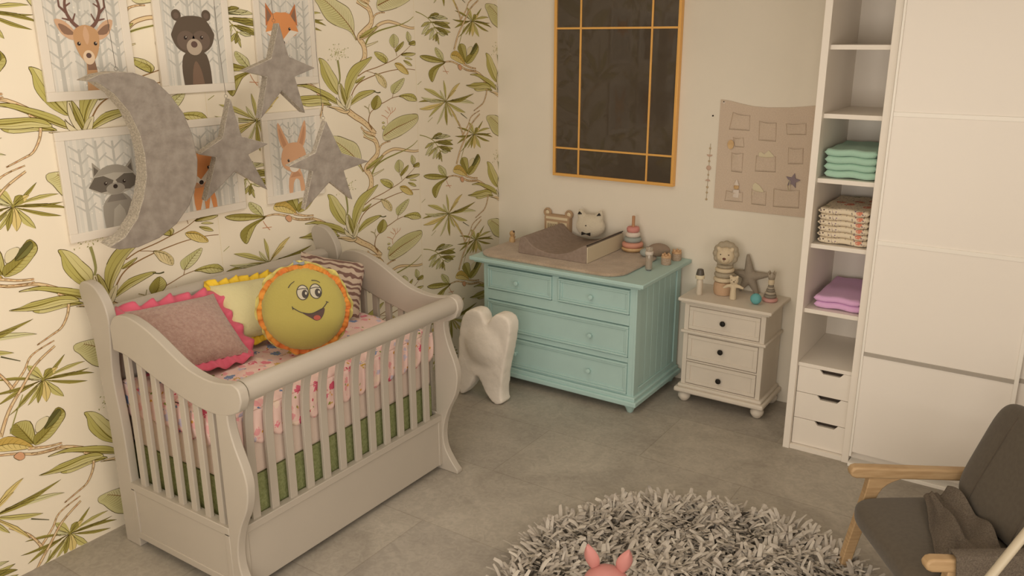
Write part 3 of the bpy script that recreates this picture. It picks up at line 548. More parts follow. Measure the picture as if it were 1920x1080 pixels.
def floral():
    m = bpy.data.materials.new('floral_cotton'); m.use_nodes = True; nt = m.node_tree; N = nt.nodes.new; L = nt.links.new
    b = nt.nodes['Principled BSDF']; b.inputs['Roughness'].default_value = .9; b.inputs['Specular IOR Level'].default_value = .15
    tc = N('ShaderNodeTexCoord'); last = None
    base = lin('edcdc5')
    def layer(prev, scale, thr, cols, petals):
        v = N('ShaderNodeTexVoronoi'); v.inputs['Scale'].default_value = scale; L(tc.outputs['Object'], v.inputs['Vector'])
        nz = N('ShaderNodeTexNoise'); nz.inputs['Scale'].default_value = scale*petals; nz.inputs['Detail'].default_value = 2; L(tc.outputs['Object'], nz.inputs['Vector'])
        ad = N('ShaderNodeMath'); ad.operation = 'MULTIPLY_ADD'; L(nz.outputs['Fac'], ad.inputs[0]); ad.inputs[1].default_value = .55; L(v.outputs['Distance'], ad.inputs[2])
        lt = N('ShaderNodeMath'); lt.operation = 'LESS_THAN'; L(ad.outputs[0], lt.inputs[0]); lt.inputs[1].default_value = thr
        sp = N('ShaderNodeSeparateColor'); L(v.outputs['Color'], sp.inputs[0])
        r = N('ShaderNodeValToRGB'); r.color_ramp.interpolation = 'CONSTANT'
        el_ = r.color_ramp.elements
        for i, c in enumerate(cols):
            e = el_[i] if i < 2 else el_.new(i/len(cols))
            e.position = i/len(cols); e.color = lin(c)
        L(sp.outputs[0], r.inputs['Fac'])
        mx = N('ShaderNodeMixRGB'); L(lt.outputs[0], mx.inputs['Fac']); L(r.outputs['Color'], mx.inputs['Color2'])
        if prev is None: mx.inputs['Color1'].default_value = base
        else: L(prev.outputs['Color'], mx.inputs['Color1'])
        return mx
    a = layer(None, 20, .66, ['eab4b2', 'c9bfd0', 'f0d8c8', 'edcdc5', 'e8a4a8'], 3.5)
    c = layer(a, 13, .58, ['dd6f86', 'edcdc5', 'c9a558', 'e88b9a', '8394b8', 'edcdc5', 'd65f78'], 6)
    d = layer(c, 30, .46, ['8f9a4e', 'c94f66', 'edcdc5', '6f83a8', 'edcdc5', 'd8a04c'], 4)
    L(d.outputs['Color'], b.inputs['Base Color'])
    return m
flo = floral(); flo2 = flo
mb = MB()
X0, X1, Y0, Y1 = .178, .922, -3.258, -1.953
def quilt_top(u, v):
    x = X0+(X1-X0)*u; y = Y0+(Y1-Y0)*v
    e = min(u, 1-u, (v), (1-v))
    z = .825+.022*noise.noise((x*5, y*5, 2))+.008*noise.noise((x*17, y*17, 5))
    k = min(1, min(u*(X1-X0), (1-u)*(X1-X0), v*(Y1-Y0), (1-v)*(Y1-Y0))/.05)
    return (x, y, z-.03*(1-k)**2)
grid(mb, quilt_top, 60, 90, flo)
def skirt(path, n):
    """path(t)->(x,y,nx,ny)"""
    def fn(t, s):
        x, y, nx, ny = path(t); puff = .008+.008*math.sin(t*n*2*PI)
        z = .8+(.655+.012*math.sin(t*n*2*PI+1)-.8)*s
        k = math.sin(min(1, s*1.0)*PI)*puff
        return (x+nx*k, y+ny*k, z)
    grid(mb, fn, int(n*14), 10, flo2)
skirt(lambda t: (X1, Y0+(Y1-Y0)*t, 1, 0), 13); skirt(lambda t: (X1-(X1-X0)*t, Y0, 0, -1), 7)
skirt(lambda t: (X0+(X1-X0)*t, Y1, 0, 1), 7)
q = mb.build('crib_quilt', angle=60); q.modifiers.new('t', 'SOLIDIFY').thickness = .006
tag(q, 'white and pink floral quilt draped over the crib mattress', 'quilt')

# cushions -------------------------------------------------------
def cushion(mb, w, h, t, m, M=None, n=22, pw=2.6, seed=0):
    def side(s):
        def fn(u, v):
            a, b = 2*u-1, 2*v-1
            k = (1-abs(a)**pw)*(1-abs(b)**pw); k = max(k, 0)**.55
            pin = 1-.07*(1-abs(b)**2)*abs(a)**3; pin2 = 1-.07*(1-abs(a)**2)*abs(b)**3
            wob = .12*noise.noise((a*2+seed, b*2, s))
            return (a*w/2*pin, -s*t/2*k*(1+wob), b*h/2*pin2)
        return fn
    grid(mb, side(1), n, n, m, M); o = len(mb.f)
    grid(mb, side(-1), n, n, m, M)
    for i in range(o, len(mb.f)): mb.f[i] = mb.f[i][::-1]
def frill(mb, path, width, amp, m, waves, thick=.0):
    """closed path(t)->(x,z, nx,nz) in the local XZ plane; wavy ribbon standing out along the normal"""
    n = waves*8
    def fn(u, v):
        x, z, nx, nz = path(u % 1.0)
        a = u*waves*2*PI
        w = width*v*(1+.15*math.sin(a*.37+1)+.1*math.sin(a*.71))
        return (x+nx*w, amp*v*math.sin(a)+.004*math.sin(a*2), z+nz*w)
    grid(mb, fn, n, 4, m)
def rect_path(w, h):
    per = 2*(w+h)
    def f(t):
        d = t*per
        if d < w: return (-w/2+d, h/2, (d/w-.5)*.9, 1)
        d -= w
        if d < h: return (w/2, h/2-d, 1, (.5-d/h)*.9)
        d -= h
        if d < w: return (w/2-d, -h/2, (.5-d/w)*.9, -1)
        d -= w
        return (-w/2, -h/2+d, -1, (d/h-.5)*.9)
    return f
hotpink = mat('hot_pink_frill_cloth', 'd85f78', rough=.7, sheen=.2)
dusty = mat('dusty_pink_plush', 'ba9b8f', rough=1, h2='a9867b', scale=70, bump=.7, bscale=160, sheen=.5)
py = mat('pale_yellow_plush', 'd8cf9f', rough=1, bump=.3, bscale=90, sheen=.3)
sunm = mat('lemon_fabric', 'ab9f55', rough=.95, bump=.2, bscale=120, sheen=.3)
yf = mat('yellow_frill_cloth', 'ecc63a', rough=.8); of_ = mat('orange_frill_cloth', 'd8953c', rough=.8, h2='cc7036', scale=12)

p = empty('frilled_cushion', (.36, -3.01, 1.0), 0, 'dusty pink plush cushion with hot pink frill at the left end of the crib', 'cushion')
p.rotation_euler = (math.radians(-50), math.radians(3), math.radians(86))
mb = MB(); cushion(mb, .46, .37, .13, dusty, seed=1); mb.build('cushion_body', p, angle=80)
mb = MB(); frill(mb, rect_path(.43, .34), .048, .017, hotpink, 19); f_ = mb.build('frill', p, angle=80); f_.modifiers.new('t', 'SOLIDIFY').thickness = .003

p = empty('frilled_cushion', (.31, -2.6, 1.0), 0, 'pale yellow cushion with yellow frill between pink cushion and sun face', 'cushion')
p.rotation_euler = (math.radians(-40), math.radians(3), math.radians(80))
mb = MB(); cushion(mb, .36, .32, .17, py, seed=4); mb.build('cushion_body', p, angle=80)
mb = MB(); frill(mb, rect_path(.34, .3), .035, .012, yf, 24); f_ = mb.build('frill', p, angle=80); f_.modifiers.new('t', 'SOLIDIFY').thickness = .003

def zebra():
    m = bpy.data.materials.new('zebra_plush'); m.use_nodes = True; nt = m.node_tree; N = nt.nodes.new; L = nt.links.new
    b = nt.nodes['Principled BSDF']; b.inputs['Roughness'].default_value = 1
    tc = N('ShaderNodeTexCoord'); w = N('ShaderNodeTexWave'); w.bands_direction = 'Z'; w.inputs['Scale'].default_value = 9; w.inputs['Distortion'].default_value = 7; w.inputs['Detail Scale'].default_value = 1.4
    L(tc.outputs['Object'], w.inputs['Vector']); r = N('ShaderNodeValToRGB'); L(w.outputs['Fac'], r.inputs['Fac'])
    r.color_ramp.elements[0].position = .38; r.color_ramp.elements[0].color = lin('80625a'); r.color_ramp.elements[1].position = .52; r.color_ramp.elements[1].color = lin('cbb8a6')
    L(r.outputs['Color'], b.inputs['Base Color']); return m
p = empty('striped_cushion', (.36, -2.12, 1.0), 0, 'brown and cream zebra-striped cushion at the right end of the crib', 'cushion')
p.rotation_euler = (math.radians(-30), math.radians(14), math.radians(48))
mb = MB(); cushion(mb, .36, .34, .14, zebra(), seed=9); mb.build('cushion_body', p, angle=80)

# sun cushion: a thick disc with a printed face
sun = empty('sun_cushion', (.655, -2.575, 1.052), 0, 'round yellow sun cushion with smiling face and orange frill in the crib', 'cushion')
sun.rotation_euler = (math.radians(-10), math.radians(4), math.radians(47))
SR = .195
def bulge(x, z):
    r = min(1, math.hypot(x, z)/SR); return -(.055*(1-r**2.6)**.5+.02)
mb = MB()
def sunside(s):
    def fn(u, v):
        a = 2*PI*u; r = SR*v*(1+.012*math.sin(a*9)*v)
        x, z = r*math.cos(a), r*math.sin(a)
        return (x, s*bulge(x, z) if s == 1 else -bulge(x, z), z)
    return fn
grid(mb, sunside(1), 72, 18, sunm); grid(mb, sunside(-1), 72, 18, sunm); grid(mb, lambda u, v: (SR*math.cos(2*PI*u), -.02+.04*v, SR*math.sin(2*PI*u)), 72, 4, sunm)
mb.build('cushion_body', sun, angle=80)
mb = MB(); circ = lambda t: (SR*.97*math.cos(2*PI*t), SR*.97*math.sin(2*PI*t), math.cos(2*PI*t), math.sin(2*PI*t))
frill(mb, circ, .026, .012, of_, 26)
for i in range(len(mb.v)): mb.v[i] = (mb.v[i][0], mb.v[i][1]-.018, mb.v[i][2])
f_ = mb.build('orange_frill', sun, angle=80); f_.modifiers.new('t', 'SOLIDIFY').thickness = .003
mb = MB(); frill(mb, circ, .036, .012, mat('pale_lemon_frill', 'd8cb7a', rough=.9), 22)
for i in range(len(mb.v)): mb.v[i] = (mb.v[i][0], mb.v[i][1]+.022, mb.v[i][2])
f_ = mb.build('yellow_frill', sun, angle=80); f_.modifiers.new('t', 'SOLIDIFY').thickness = .003
ink = flat('face_ink', '4a4440'); ew = flat('eye_white', 'bdb5a2'); mouth = flat('mouth_dark', '5a4742'); tong = flat('tongue', 'a9584c')
P = Pat(lambda u, v, l: (u*1.17-.002, bulge(u*1.17-.002, v*1.17+.0)-.0015-l, v*1.17+.0), .0004)
def rad(pts, m, lv, c):   # fan so that the patch follows the bulge
    P.mb.add([P.place(c[0], c[1], lv*P.step)]+[P.place(u, v, lv*P.step) for u, v in pts], [(0, i+1, (i+1) % len(pts)+1) for i in range(len(pts))], m)
def oval(cx, cy, rx, ry, m, lv, rot=0, n=24):
    c, d = math.cos(rot), math.sin(rot); rad([(cx+rx*math.cos(2*PI*i/n)*c-ry*math.sin(2*PI*i/n)*d, cy+rx*math.cos(2*PI*i/n)*d+ry*math.sin(2*PI*i/n)*c) for i in range(n)], m, lv, (cx, cy))
for cx, cy, r in ((-.004, .074, .1), (.047, .079, .25)):
    oval(cx, cy, .0245, .031, ink, 1, r); oval(cx, cy, .021, .0275, ew, 2, r)
    P.stroke([(cx-.022, cy+.011), (cx, cy+.016), (cx+.021, cy+.014)], .003, .003, ink, 4)
    oval(cx+.009, cy-.006, .012, .017, ink, 3, r); oval(cx+.013, cy-.003, .004, .006, ew, 4, r)
P.stroke(crom([(-.06, .092), (-.05, .107), (-.036, .118)], 3), .0035, .0025, ink, 2); P.stroke(crom([(.03, .122), (.048, .121), (.064, .113)], 3), .0035, .0025, ink, 2)
up = crom([(-.04, .008), (-.01, -.006), (.03, -.008), (.07, .008), (.092, .035)], 5); lo = crom([(.092, .035), (.083, -.005), (.062, -.035), (.035, -.03), (.0, -.01), (-.04, .008)], 5)
rad([q for q in crom([(-.008, -.006), (.03, -.01), (.078, .012), (.08, -.01), (.068, -.033), (.05, -.04), (.03, -.03)], 4, True)], mouth, 1, (.045, -.018))
oval(.053, -.028, .014, .01, tong, 3); P.stroke(crom([(-.042, .012), (-.01, -.006), (.03, -.011), (.07, .006), (.094, .036)], 5), .0035, .0035, ink, 2)
P.stroke([(-.045, .018), (-.041, .004)], .0035, .003, ink, 2); P.stroke([(.087, .037), (.098, .033)], .003, .003, ink, 2)
P.mb.build('face', sun, smooth=False)
mb = MB(); prism(mb, [(-.005, .005), (-.03, .02), (-.03, -.008), (-.005, 0), (.02, -.01), (.022, .014), (.0, .006)], -.004, .004, mat('grey_ribbon', '8a8e92')); mb.build('ribbon', sun, loc=(-.02, 0, SR+.02), bevel=.001)
# ---------------------------------------------------------------- mirror
mir = empty('wall_mirror', (.5, -.001, 1.345), 0, 'tall mirror with painted dark reflection, thin gold frame and gold bars above the mint dresser', 'mirror')
mw_, mh_ = .925, 1.27
mb = MB()
for a in ((0, mw_, 0, .02), (0, mw_, mh_-.02, mh_), (0, .02, .02, mh_-.02), (mw_-.02, mw_, .02, mh_-.02)): box(mb, a[0], a[1], -.04, 0, a[2], a[3], gold)
mb.build('mirror_frame', mir, bevel=.002)
mb = MB(); box(mb, .018, mw_-.018, -.026, -.004, .018, mh_-.018, mat('dark_reflection_glass', '50473d', rough=.04, spec=.5)); mb.build('mirror_glass', mir, smooth=False)  # flat brown stands in for the dark room reflected in the mirror
for x in (.205, .727):
    mb = MB(); box(mb, x-.0065, x+.0065, -.034, -.0265, .019, mh_-.019, gold); mb.build('vertical_bar', mir, bevel=.001)
for z in (.198, 1.005):
    mb = MB(); box(mb, .019, mw_-.019, -.032, -.0265, z-.0065, z+.0065, gold); mb.build('cross_bar', mir, bevel=.001)

# ---------------------------------------------------------------- organic shapes
def organic(name, mb, parent=None, voxel=.006, smooth=8, loc=None):
    o = mb.build(name, parent, loc=loc)
    r = o.modifiers.new('remesh', 'REMESH'); r.mode = 'VOXEL'; r.voxel_size = voxel; r.use_smooth_shade = True
    s = o.modifiers.new('smooth', 'SMOOTH'); s.factor = .5; s.iterations = smooth
    return o
plaster = mat('rough_white_plaster', 'f4ebe0', rough=.85, bump=1, bscale=10, var=.04, scale=9)
tooth = empty('tooth_sculpture', (.615, -1.02, 0), 0, 'large white rough plaster molar tooth standing on the floor beside the crib', 'sculpture')
mb = MB()
TO = [(-0.094, 0.616), (-0.147, 0.582), (-0.181, 0.506), (-0.205, 0.348), (-0.21, 0.19), (-0.211, 0.046), (-0.193, .002), (-0.159, 0.018), (-0.104, 0.09), (-0.073, 0.156), (-0.048, 0.162), (-0.014, 0.111), (0.022, 0.048), (0.073, 0.002), (0.141, 0.01), (0.139, 0.077), (0.154, 0.233), (0.197, 0.43), (0.212, 0.557), (0.184, 0.611), (0.114, 0.623), (0.06, 0.583), (0.024, 0.53), (-0.007, 0.601), (-0.05, 0.622)]
TO = crom(TO, 3, True)
prism(mb, TO, -.055, .055, plaster)
ball(mb, (0, 0, .38), (.185, .095, .17), plaster)
organic('tooth_body', mb, tooth, .011, 11)

# ---------------------------------------------------------------- mint dresser
dr = empty('dresser', (.92, -.37, 0), 0, 'mint green chest of four drawers under the gold mirror', 'dresser')
D = T(-.92, .37, 0)
def d_(name, mb, par=None, **k): return mb.build(name, par or dr, **k)
BX0, BX1, BYF, BYB = .36, 1.50, -.70, -.03
mb = MB()
box(mb, BX0, BX1, BYF+.02, BYB, .1, .835, mint, D)
# face frame
for a in ((BX0, BX0+.035, .1, .835), (BX1-.035, BX1, .1, .835), (BX0+.035, BX1-.035, .813, .835), (BX0+.035, BX1-.035, .575, .645), (BX0+.035, BX1-.035, .33, .365), (BX0+.035, BX1-.035, .1, .118), (.905, .955, .645, .813)):
    box(mb, a[0], a[1], BYF, BYF+.02, a[2], a[3], mint, D)
# plank grooves and frame on the side
for k in range(6):
    y = BYF+.075+k*.088; box(mb, BX1-.001, BX1+.006, y+.002, y+.086, .15, .8, mint, D)
box(mb, BX1-.001, BX1+.014, BYF, BYF+.07, .1, .835, mint, D); box(mb, BX1-.001, BX1+.014, BYB-.06, BYB, .1, .835, mint, D)
box(mb, BX1-.001, BX1+.014, BYF+.07, BYB-.06, .1, .15, mint, D); box(mb, BX1-.001, BX1+.014, BYF+.07, BYB-.06, .8, .835, mint, D)
d_('body', mb, bevel=.0025)
mb = MB(); box(mb, .275, 1.575, -.755, -.006, .842, .868, mint, D); box(mb, .3, 1.55, -.735, -.015, .828, .845, mint, D); d_('worktop', mb, bevel=.006, seg=3)
mb = MB(); box(mb, BX0-.035, BX1+.045, BYF-.035, BYB+.01, .05, .085, mint, D); box(mb, BX0-.02, BX1+.03, BYF-.02, BYB, .08, .112, mint, D); d_('base_moulding', mb, bevel=.008, seg=3)
for x, y in ((.37, -.69), (1.49, -.69), (.37, -.08), (1.49, -.08)):
    mb = MB(); lathe(mb, [(.016, 0), (.02, .004), (.03, .03), (.045, .051)], mint, D @ T(x, y, 0), 20); d_('foot', mb)
def drawer(x0, x1, z0, z1, knobs):
    mb = MB(); F = BYF
    box(mb, x0+.003, x1-.003, F+.002, F+.018, z0+.003, z1-.003, mint, D)
    b = .016
    for q in ((x0+.003, x1-.003, z0+.003, z0+b), (x0+.003, x1-.003, z1-b, z1-.003), (x0+.003, x0+b, z0+b, z1-b), (x1-b, x1-.003, z0+b, z1-b)): box(mb, q[0], q[1], F-.012, F+.003, q[2], q[3], mint, D)
    b2 = .03
    for q in ((x0+b, x1-b, z0+b, z0+b2), (x0+b, x1-b, z1-b2, z1-b), (x0+b, x0+b2, z0+b2, z1-b2), (x1-b2, x1-b, z0+b2, z1-b2)): box(mb, q[0], q[1], F-.006, F+.003, q[2], q[3], mint, D)
    o = d_('drawer', mb, bevel=.0028)
    for kx, kz in knobs:
        mb = MB(); lathe(mb, [(.008, 0), (.007, .012), (.014, .018), (.018, .026), (.014, .034), (.002, .037)], mint, D @ T(kx, F+.002, kz, rx=PI/2), 18); k = mb.build('knob', o)
drawer(.392, .908, .648, .81, [(.635, .722)]); drawer(.952, 1.468, .648, .81, [(1.2, .722)])
drawer(.392, 1.468, .368, .572, [(.63, .465), (1.2, .465)]); drawer(.392, 1.468, .12, .328, [(.625, .222), (1.195, .222)])

# on the dresser -------------------------------------------------
TZ = .8685
plush = mat('beige_plush_mat', 'bfaa95', rough=1, h2='ad9883', scale=9, bump=.9, bscale=70, sheen=.4)
def rrect(x0, x1, y0, y1, r, n=8):
    o = []
    for cx, cy, a0 in ((x1-r, y1-r, 0), (x0+r, y1-r, 90), (x0+r, y0+r, 180), (x1-r, y0+r, 270)):
        for i in range(n+1): a = math.radians(a0+90*i/n); o.append((cx+r*math.cos(a), cy+r*math.sin(a)))
    return o
def slab(mb, pts, z0, z1, m, M=None, ins=.008):
    n = len(pts); cx = sum(p[0] for p in pts)/n; cy = sum(p[1] for p in pts)/n
    def sh(k): return [(cx+(p[0]-cx)*(1-k), cy+(p[1]-cy)*(1-k)) for p in pts]
    R = [(sh(ins), z0), (sh(0), z0+(z1-z0)*.3), (sh(0), z0+(z1-z0)*.65), (sh(ins), z0+(z1-z0)*.93), (sh(ins*2.5), z1)]
    v = []; f = []
    for pp, z in R: v += [(p[0], p[1], z) for p in pp]
    for j in range(len(R)-1):
        for i in range(n): f.append((j*n+i, j*n+(i+1) % n, (j+1)*n+(i+1) % n, (j+1)*n+i))
    f.append(tuple(reversed(range(n)))); f.append(tuple(range((len(R)-1)*n, len(R)*n)))
    return mb.add(v, f, m, M)
mb = MB(); slab(mb, rrect(.3, 1.39, -.715, -.06, .13), TZ, TZ+.022, plush, ins=.012); tag(mb.build('plush_mat', angle=60), 'beige plush mat with rounded corners lying under the changing pad', 'mat')
pad = empty('changing_pad', (.82, -.3, TZ+.022), 0, 'grey-brown wedge changing pad with white side on the mint dresser', 'changing pad')
taupe = mat('taupe_pad_cloth', '9a897d', rough=.8, h2='8f7e72', scale=40, bump=.15, bscale=300); padw = mat('cream_vinyl', 'd3c7ae', rough=.5)
pr = crom([(.262, .118), (.235, .112), (.15, .065), (.05, .035), (-.05, .035), (-.15, .065), (-.2, .11), (-.228, .118), (-.25, .1), (-.262, .04), (-.262, 0)], 3)+[(.262, 0)]
mb = MB(); prism(mb, pr, -.272, .236, taupe); mb.build('pad_cover', pad, bevel=.004, angle=50)
mb = MB(); box(mb, .2635, .27, -.27, .234, .002, .108, padw); mb.build('white_side', pad, bevel=.002)
mb = MB(); tube(mb, [(.265, -.27, .119), (.265, .235, .119)], .0035, black, n=8); mb.build('dark_piping', pad)

bearw = mat('white_boucle', 'd8cdb8', rough=1, bump=.6, bscale=120, sheen=.4)
bp = empty('animal_head_cushion', (.85, -.1, TZ+.072), math.radians(8), 'small cream animal-head cushion with black ear tips and bow tie on the changing pad', 'cushion')
mb = MB(); ball(mb, (0, 0, .085), (.108, .058, .084), bearw)
for s in (1, -1): tube(mb, [(s*.05, 0, .12), (s*.068, 0, .165), (s*.078, 0, .198)], [.042, .03, .01], bearw, n=14)
organic('cushion_body', mb, bp, .005, 5)
mb = MB()
mb = MB(); ball(mb, (-.012, -.06, .098), (.0055, .005, .004), black, nu=10, nv=6); mb.build('nose', bp)
for s in (1, -1):
    mb = MB(); prism(mb, [(s*.07-.014, .168), (s*.07+.016, .172), (s*.073, .188)], -.036, -.024, black); mb.build('black_ear_tip', bp)
mb = MB(); prism(mb, [(-.012-.032, .05), (-.012-.032, .026), (-.012-.004, .036), (-.012+.004, .036), (-.012+.032, .026), (-.012+.032, .05), (-.012+.004, .041), (-.012-.004, .041)], -.06, -.047, black); mb.build('bow_tie', bp, bevel=.001)

rd = empty('toy_radio', (.545, -.0285, TZ+.0005), 0, 'beige toy with two round ears and a white striped panel behind the changing pad', 'toy')
tan = mat('tan_canvas', 'b79a7c', rough=.8, bump=.2, bscale=200); crm = mat('cream_panel', 'e2d2b2', rough=.7); dk = mat('dark_brown_line', '5b4a3c', rough=.7)
mb = MB(); slab(mb, [(x, y) for x, y in rrect(-.105, .105, 0, .19, .02)], -.022, .022, tan, T(rx=PI/2)); mb.build('toy_body', rd, bevel=0)
mb = MB(); prism(mb, [(-.09, .158), (.09, .158), (.09, .176), (-.09, .176)], -.0245, -.0215, crm); prism(mb, [(-.085, .02), (.01, .02), (.01, .14), (-.085, .14)], -.0245, -.0215, crm); prism(mb, [(.03, .09), (.085, .09), (.085, .14), (.03, .14)], -.0245, -.0215, crm)
for i in range(5): box(mb, -.072+i*.016, -.068+i*.016, -.026, -.024, .05, .125, dk)
mb.build('front_panel', rd)
for s in (1, -1):
    mb = MB(); torus(mb, (0, 0, 0), .025, .008, tan, T(s*.09, 0, .2, rx=PI/2), 22, 8, 1.4); ball(mb, (s*.09, 0, .2), (.019, .008, .019), crm); mb.build('ear', rd)

gf = empty('wooden_figurine', (.345, -.33, TZ+.022), 0, 'tiny wooden figurine at the left end of the changing pad', 'figurine')
mb = MB(); lathe(mb, [(.018, 0), (.022, .01), (.019, .032), (.011, .042), (.018, .052), (.02, .066), (.012, .08), (.002, .084)], toywood, n=16); mb.build('figurine_body', gf)
mb = MB(); tube(mb, [(.008, 0, .02), (.02, 0, .045)], .008, wood, n=8); ball(mb, (.012, 0, .076), .009, dk, nu=8, nv=6); mb.build('figurine_markings', gf)

def C_(n, h, **k): return mat(n, h, rough=.65, **k)
pinkp, greyb, whitep, coral = C_('dusty_rose_paint', 'd28f88'), C_('grey_blue_paint', '9fa5a0'), C_('chalk_white_paint', 'dccfc4'), C_('coral_paint', 'd69a86')
rs = empty('stacking_ring_toy', (1.18, -.1, TZ+.022), 0, 'wooden stacking toy with pink, white, grey and coral rings on the dresser', 'toy')
mb = MB(); lathe(mb, [(.05, 0), (.068, .008), (.076, .02), (.07, .03), (.02, .034)], toywood); mb.build('wooden_base', rs)
z = .03
for nm, R, h, m in (('coral_ring', .073, .036, coral), ('grey_ring', .06, .034, greyb), ('white_ring', .051, .033, whitep), ('pink_ring', .044, .036, pinkp)):
    mb = MB(); lathe(mb, [(R*.5, 0), (R*.86, .001), (R*.97, h*.25), (R, h*.5), (R*.97, h*.75), (R*.86, h-.001), (R*.5, h)], m, T(z=z)); mb.build(nm, rs, angle=60); z += h+.0005
mb = MB(); lathe(mb, [(.0105, .03), (.0105, .24), (.009, .244)], mat('toy_wood_peg', 'b98a66', rough=.6), n=18); mb.build('peg', rs)

clear = mat('clear_bottle_plastic', 'efe6da', rough=.12, trans=.75)
bt = empty('baby_bottle', (1.452, -.42, TZ), 0, 'slim clear bottle with white collar at the front right corner of the dresser', 'bottle')
mb = MB(); lathe(mb, [(.019, .006), (.0225, .012), (.0225, .1), (.019, .108), (.019, .106), (.0205, .098), (.0205, .014), (.017, .01)], clear, n=24, cap=False); mb.build('bottle_body', bt)
mb = MB(); lathe(mb, [(.015, .0), (.016, .006), (.013, .009)], mat('slate_plastic', '6b6f72'), n=20); mb.build('dark_base', bt)
mb = MB(); lathe(mb, [(.024, .104), (.026, .108), (.026, .122), (.022, .125)], whitep, n=24); mb.build('collar', bt)
mb = MB(); lathe(mb, [(.022, .1255), (.022, .148), (.018, .152), (.017, .152), (.0205, .147), (.0205, .1255)], clear, n=24, cap=False)
lathe(mb, [(.014, .126), (.012, .134), (.006, .14), (.004, .148), (.001, .15)], whitep, n=16); mb.build('cap', bt)

speck = mat('speckled_grey_wood', 'c0ab98', rough=.8, h2='ad9480', scale=120); clay = mat('apricot_wood', 'd6b38e', rough=.7, h2='c49c76', scale=80)
def cup(x, y, lab, first=None):
    if first: return copy_tree(first, loc=(x, y, TZ), rz=.6, label=lab)
    c = empty('wooden_cup', (x, y, TZ), 0, lab, 'cup', 'little wooden cups on the dresser')
    mb = MB(); lathe(mb, [(.03, 0), (.033, .006), (.033, .042), (.03, .046)], speck, n=24); mb.build('cup_body', c)
    mb = MB(); lathe(mb, [(.031, .0465), (.033, .05), (.032, .058), (.025, .063)], clay, n=24)
    for i in range(5): a = 2*PI*i/5; ball(mb, (.022*math.cos(a), .022*math.sin(a), .066), (.009, .009, .008), clay, nu=10, nv=6)
    mb.build('carved_top', c); return c
c1 = cup(1.485, -.225, 'grey wooden cup with apricot top, the nearer of the two on the dresser'); cup(1.497, -.085, 'grey wooden cup with apricot top, nearer the wall of the two', c1)
tb = empty('fabric_toy', (1.375, -.15, TZ+.0225), math.radians(20), 'rounded taupe fabric toy lying between the stacking rings and the cups', 'toy')
tf = mat('taupe_knit', '9d8a7a', rough=1, bump=.5, bscale=180)
mb = MB(); ball(mb, (.02, 0, .045), (.075, .04, .045), tf); mb.build('toy_body', tb)
mb = MB(); ball(mb, (-.07, -.02, .028), (.034, .03, .028), greyb); mb.build('grey_ball_end', tb)

# ---------------------------------------------------------------- nightstand
nsw = mat('warm_grey_paint', 'dcd2c5', rough=.55, var=.03, scale=5)
ns = empty('nightstand', (1.94, -.19, 0), 0, 'warm white three-drawer nightstand with black knobs and bun feet', 'nightstand')
M = T(-1.94, .19, 0)
nx0, nx1, nf, nb = 1.685, 2.205, -.355, -.02
mb = MB(); box(mb, nx0, nx1, nf+.012, nb, .12, .69, nsw, M)
for a in ((nx0, nx0+.03, .12, .69), (nx1-.03, nx1, .12, .69), (nx0+.03, nx1-.03, .662, .69), (nx0+.03, nx1-.03, .475, .505), (nx0+.03, nx1-.03, .29, .3), (nx0+.03, nx1-.03, .12, .135)): box(mb, a[0], a[1], nf, nf+.013, a[2], a[3], nsw, M)
mb.build('body', ns, bevel=.002)
mb = MB(); box(mb, 1.65, 2.245, -.392, -.004, .693, .715, nsw, M); box(mb, 1.665, 2.23, -.378, -.01, .68, .694, nsw, M); mb.build('top', ns, bevel=.006, seg=3)
mb = MB(); box(mb, nx0-.016, nx1+.016, nf-.016, nb, .48, .5, nsw, M); mb.build('waist_moulding', ns, bevel=.007, seg=3)
mb = MB(); box(mb, nx0-.035, nx1+.035, nf-.035, nb+.015, .075, .108, nsw, M); box(mb, nx0-.018, nx1+.018, nf-.018, nb, .105, .13, nsw, M); mb.build('base_moulding', ns, bevel=.011, seg=3)
for x, y in ((1.705, -.33), (2.19, -.33), (1.705, -.06), (2.19, -.06)):
    mb = MB(); lathe(mb, [(.012, 0), (.024, .006), (.04, .03), (.042, .045), (.034, .062), (.024, .068), (.024, .077)], nsw, M @ T(x, y, 0), 22); mb.build('bun_foot', ns)
for z0, z1, kx, kz in ((.508, .66, 1.943, .585), (.302, .472, 1.94, .396), (.138, .288, 1.94, .2)):
    mb = MB(); x0, x1 = nx0+.033, nx1-.033
    box(mb, x0, x1, nf+.003, nf+.012, z0+.003, z1-.003, nsw, M)
    for q in ((x0, x1, z0+.003, z0+.026), (x0, x1, z1-.026, z1-.003), (x0, x0+.026, z0+.026, z1-.026), (x1-.026, x1, z0+.026, z1-.026)): box(mb, q[0], q[1], nf-.003, nf+.004, q[2], q[3], nsw, M)
    o = mb.build('drawer', ns, bevel=.002)
    mb = MB(); lathe(mb, [(.008, 0), (.007, .01), (.015, .014), (.018, .022), (.013, .029), (.002, .031)], black, M @ T(kx, nf+.003, kz, rx=PI/2), 20); k = mb.build('knob', o)
NZ = .7155
b2 = empty('baby_bottle', (1.737, -.262, NZ), 0, 'white baby bottle with dark cap at the left of the nightstand', 'bottle')
milk = mat('milky_plastic', 'd5c9b8', rough=.3)
mb = MB(); lathe(mb, [(.018, 0), (.02, .004), (.02, .09), (.017, .1), (.02, .108)], milk, n=24); mb.build('bottle_body', b2)
mb = MB(); lathe(mb, [(.027, .106), (.029, .11), (.029, .126), (.025, .13)], mat('cream_collar', 'e4d9bd'), n=24); mb.build('collar', b2)
mb = MB(); lathe(mb, [(.026, .1305), (.025, .14), (.019, .165), (.015, .168)], mat('charcoal_cap', '5a544c', rough=.4), n=24); mb.build('cap', b2)

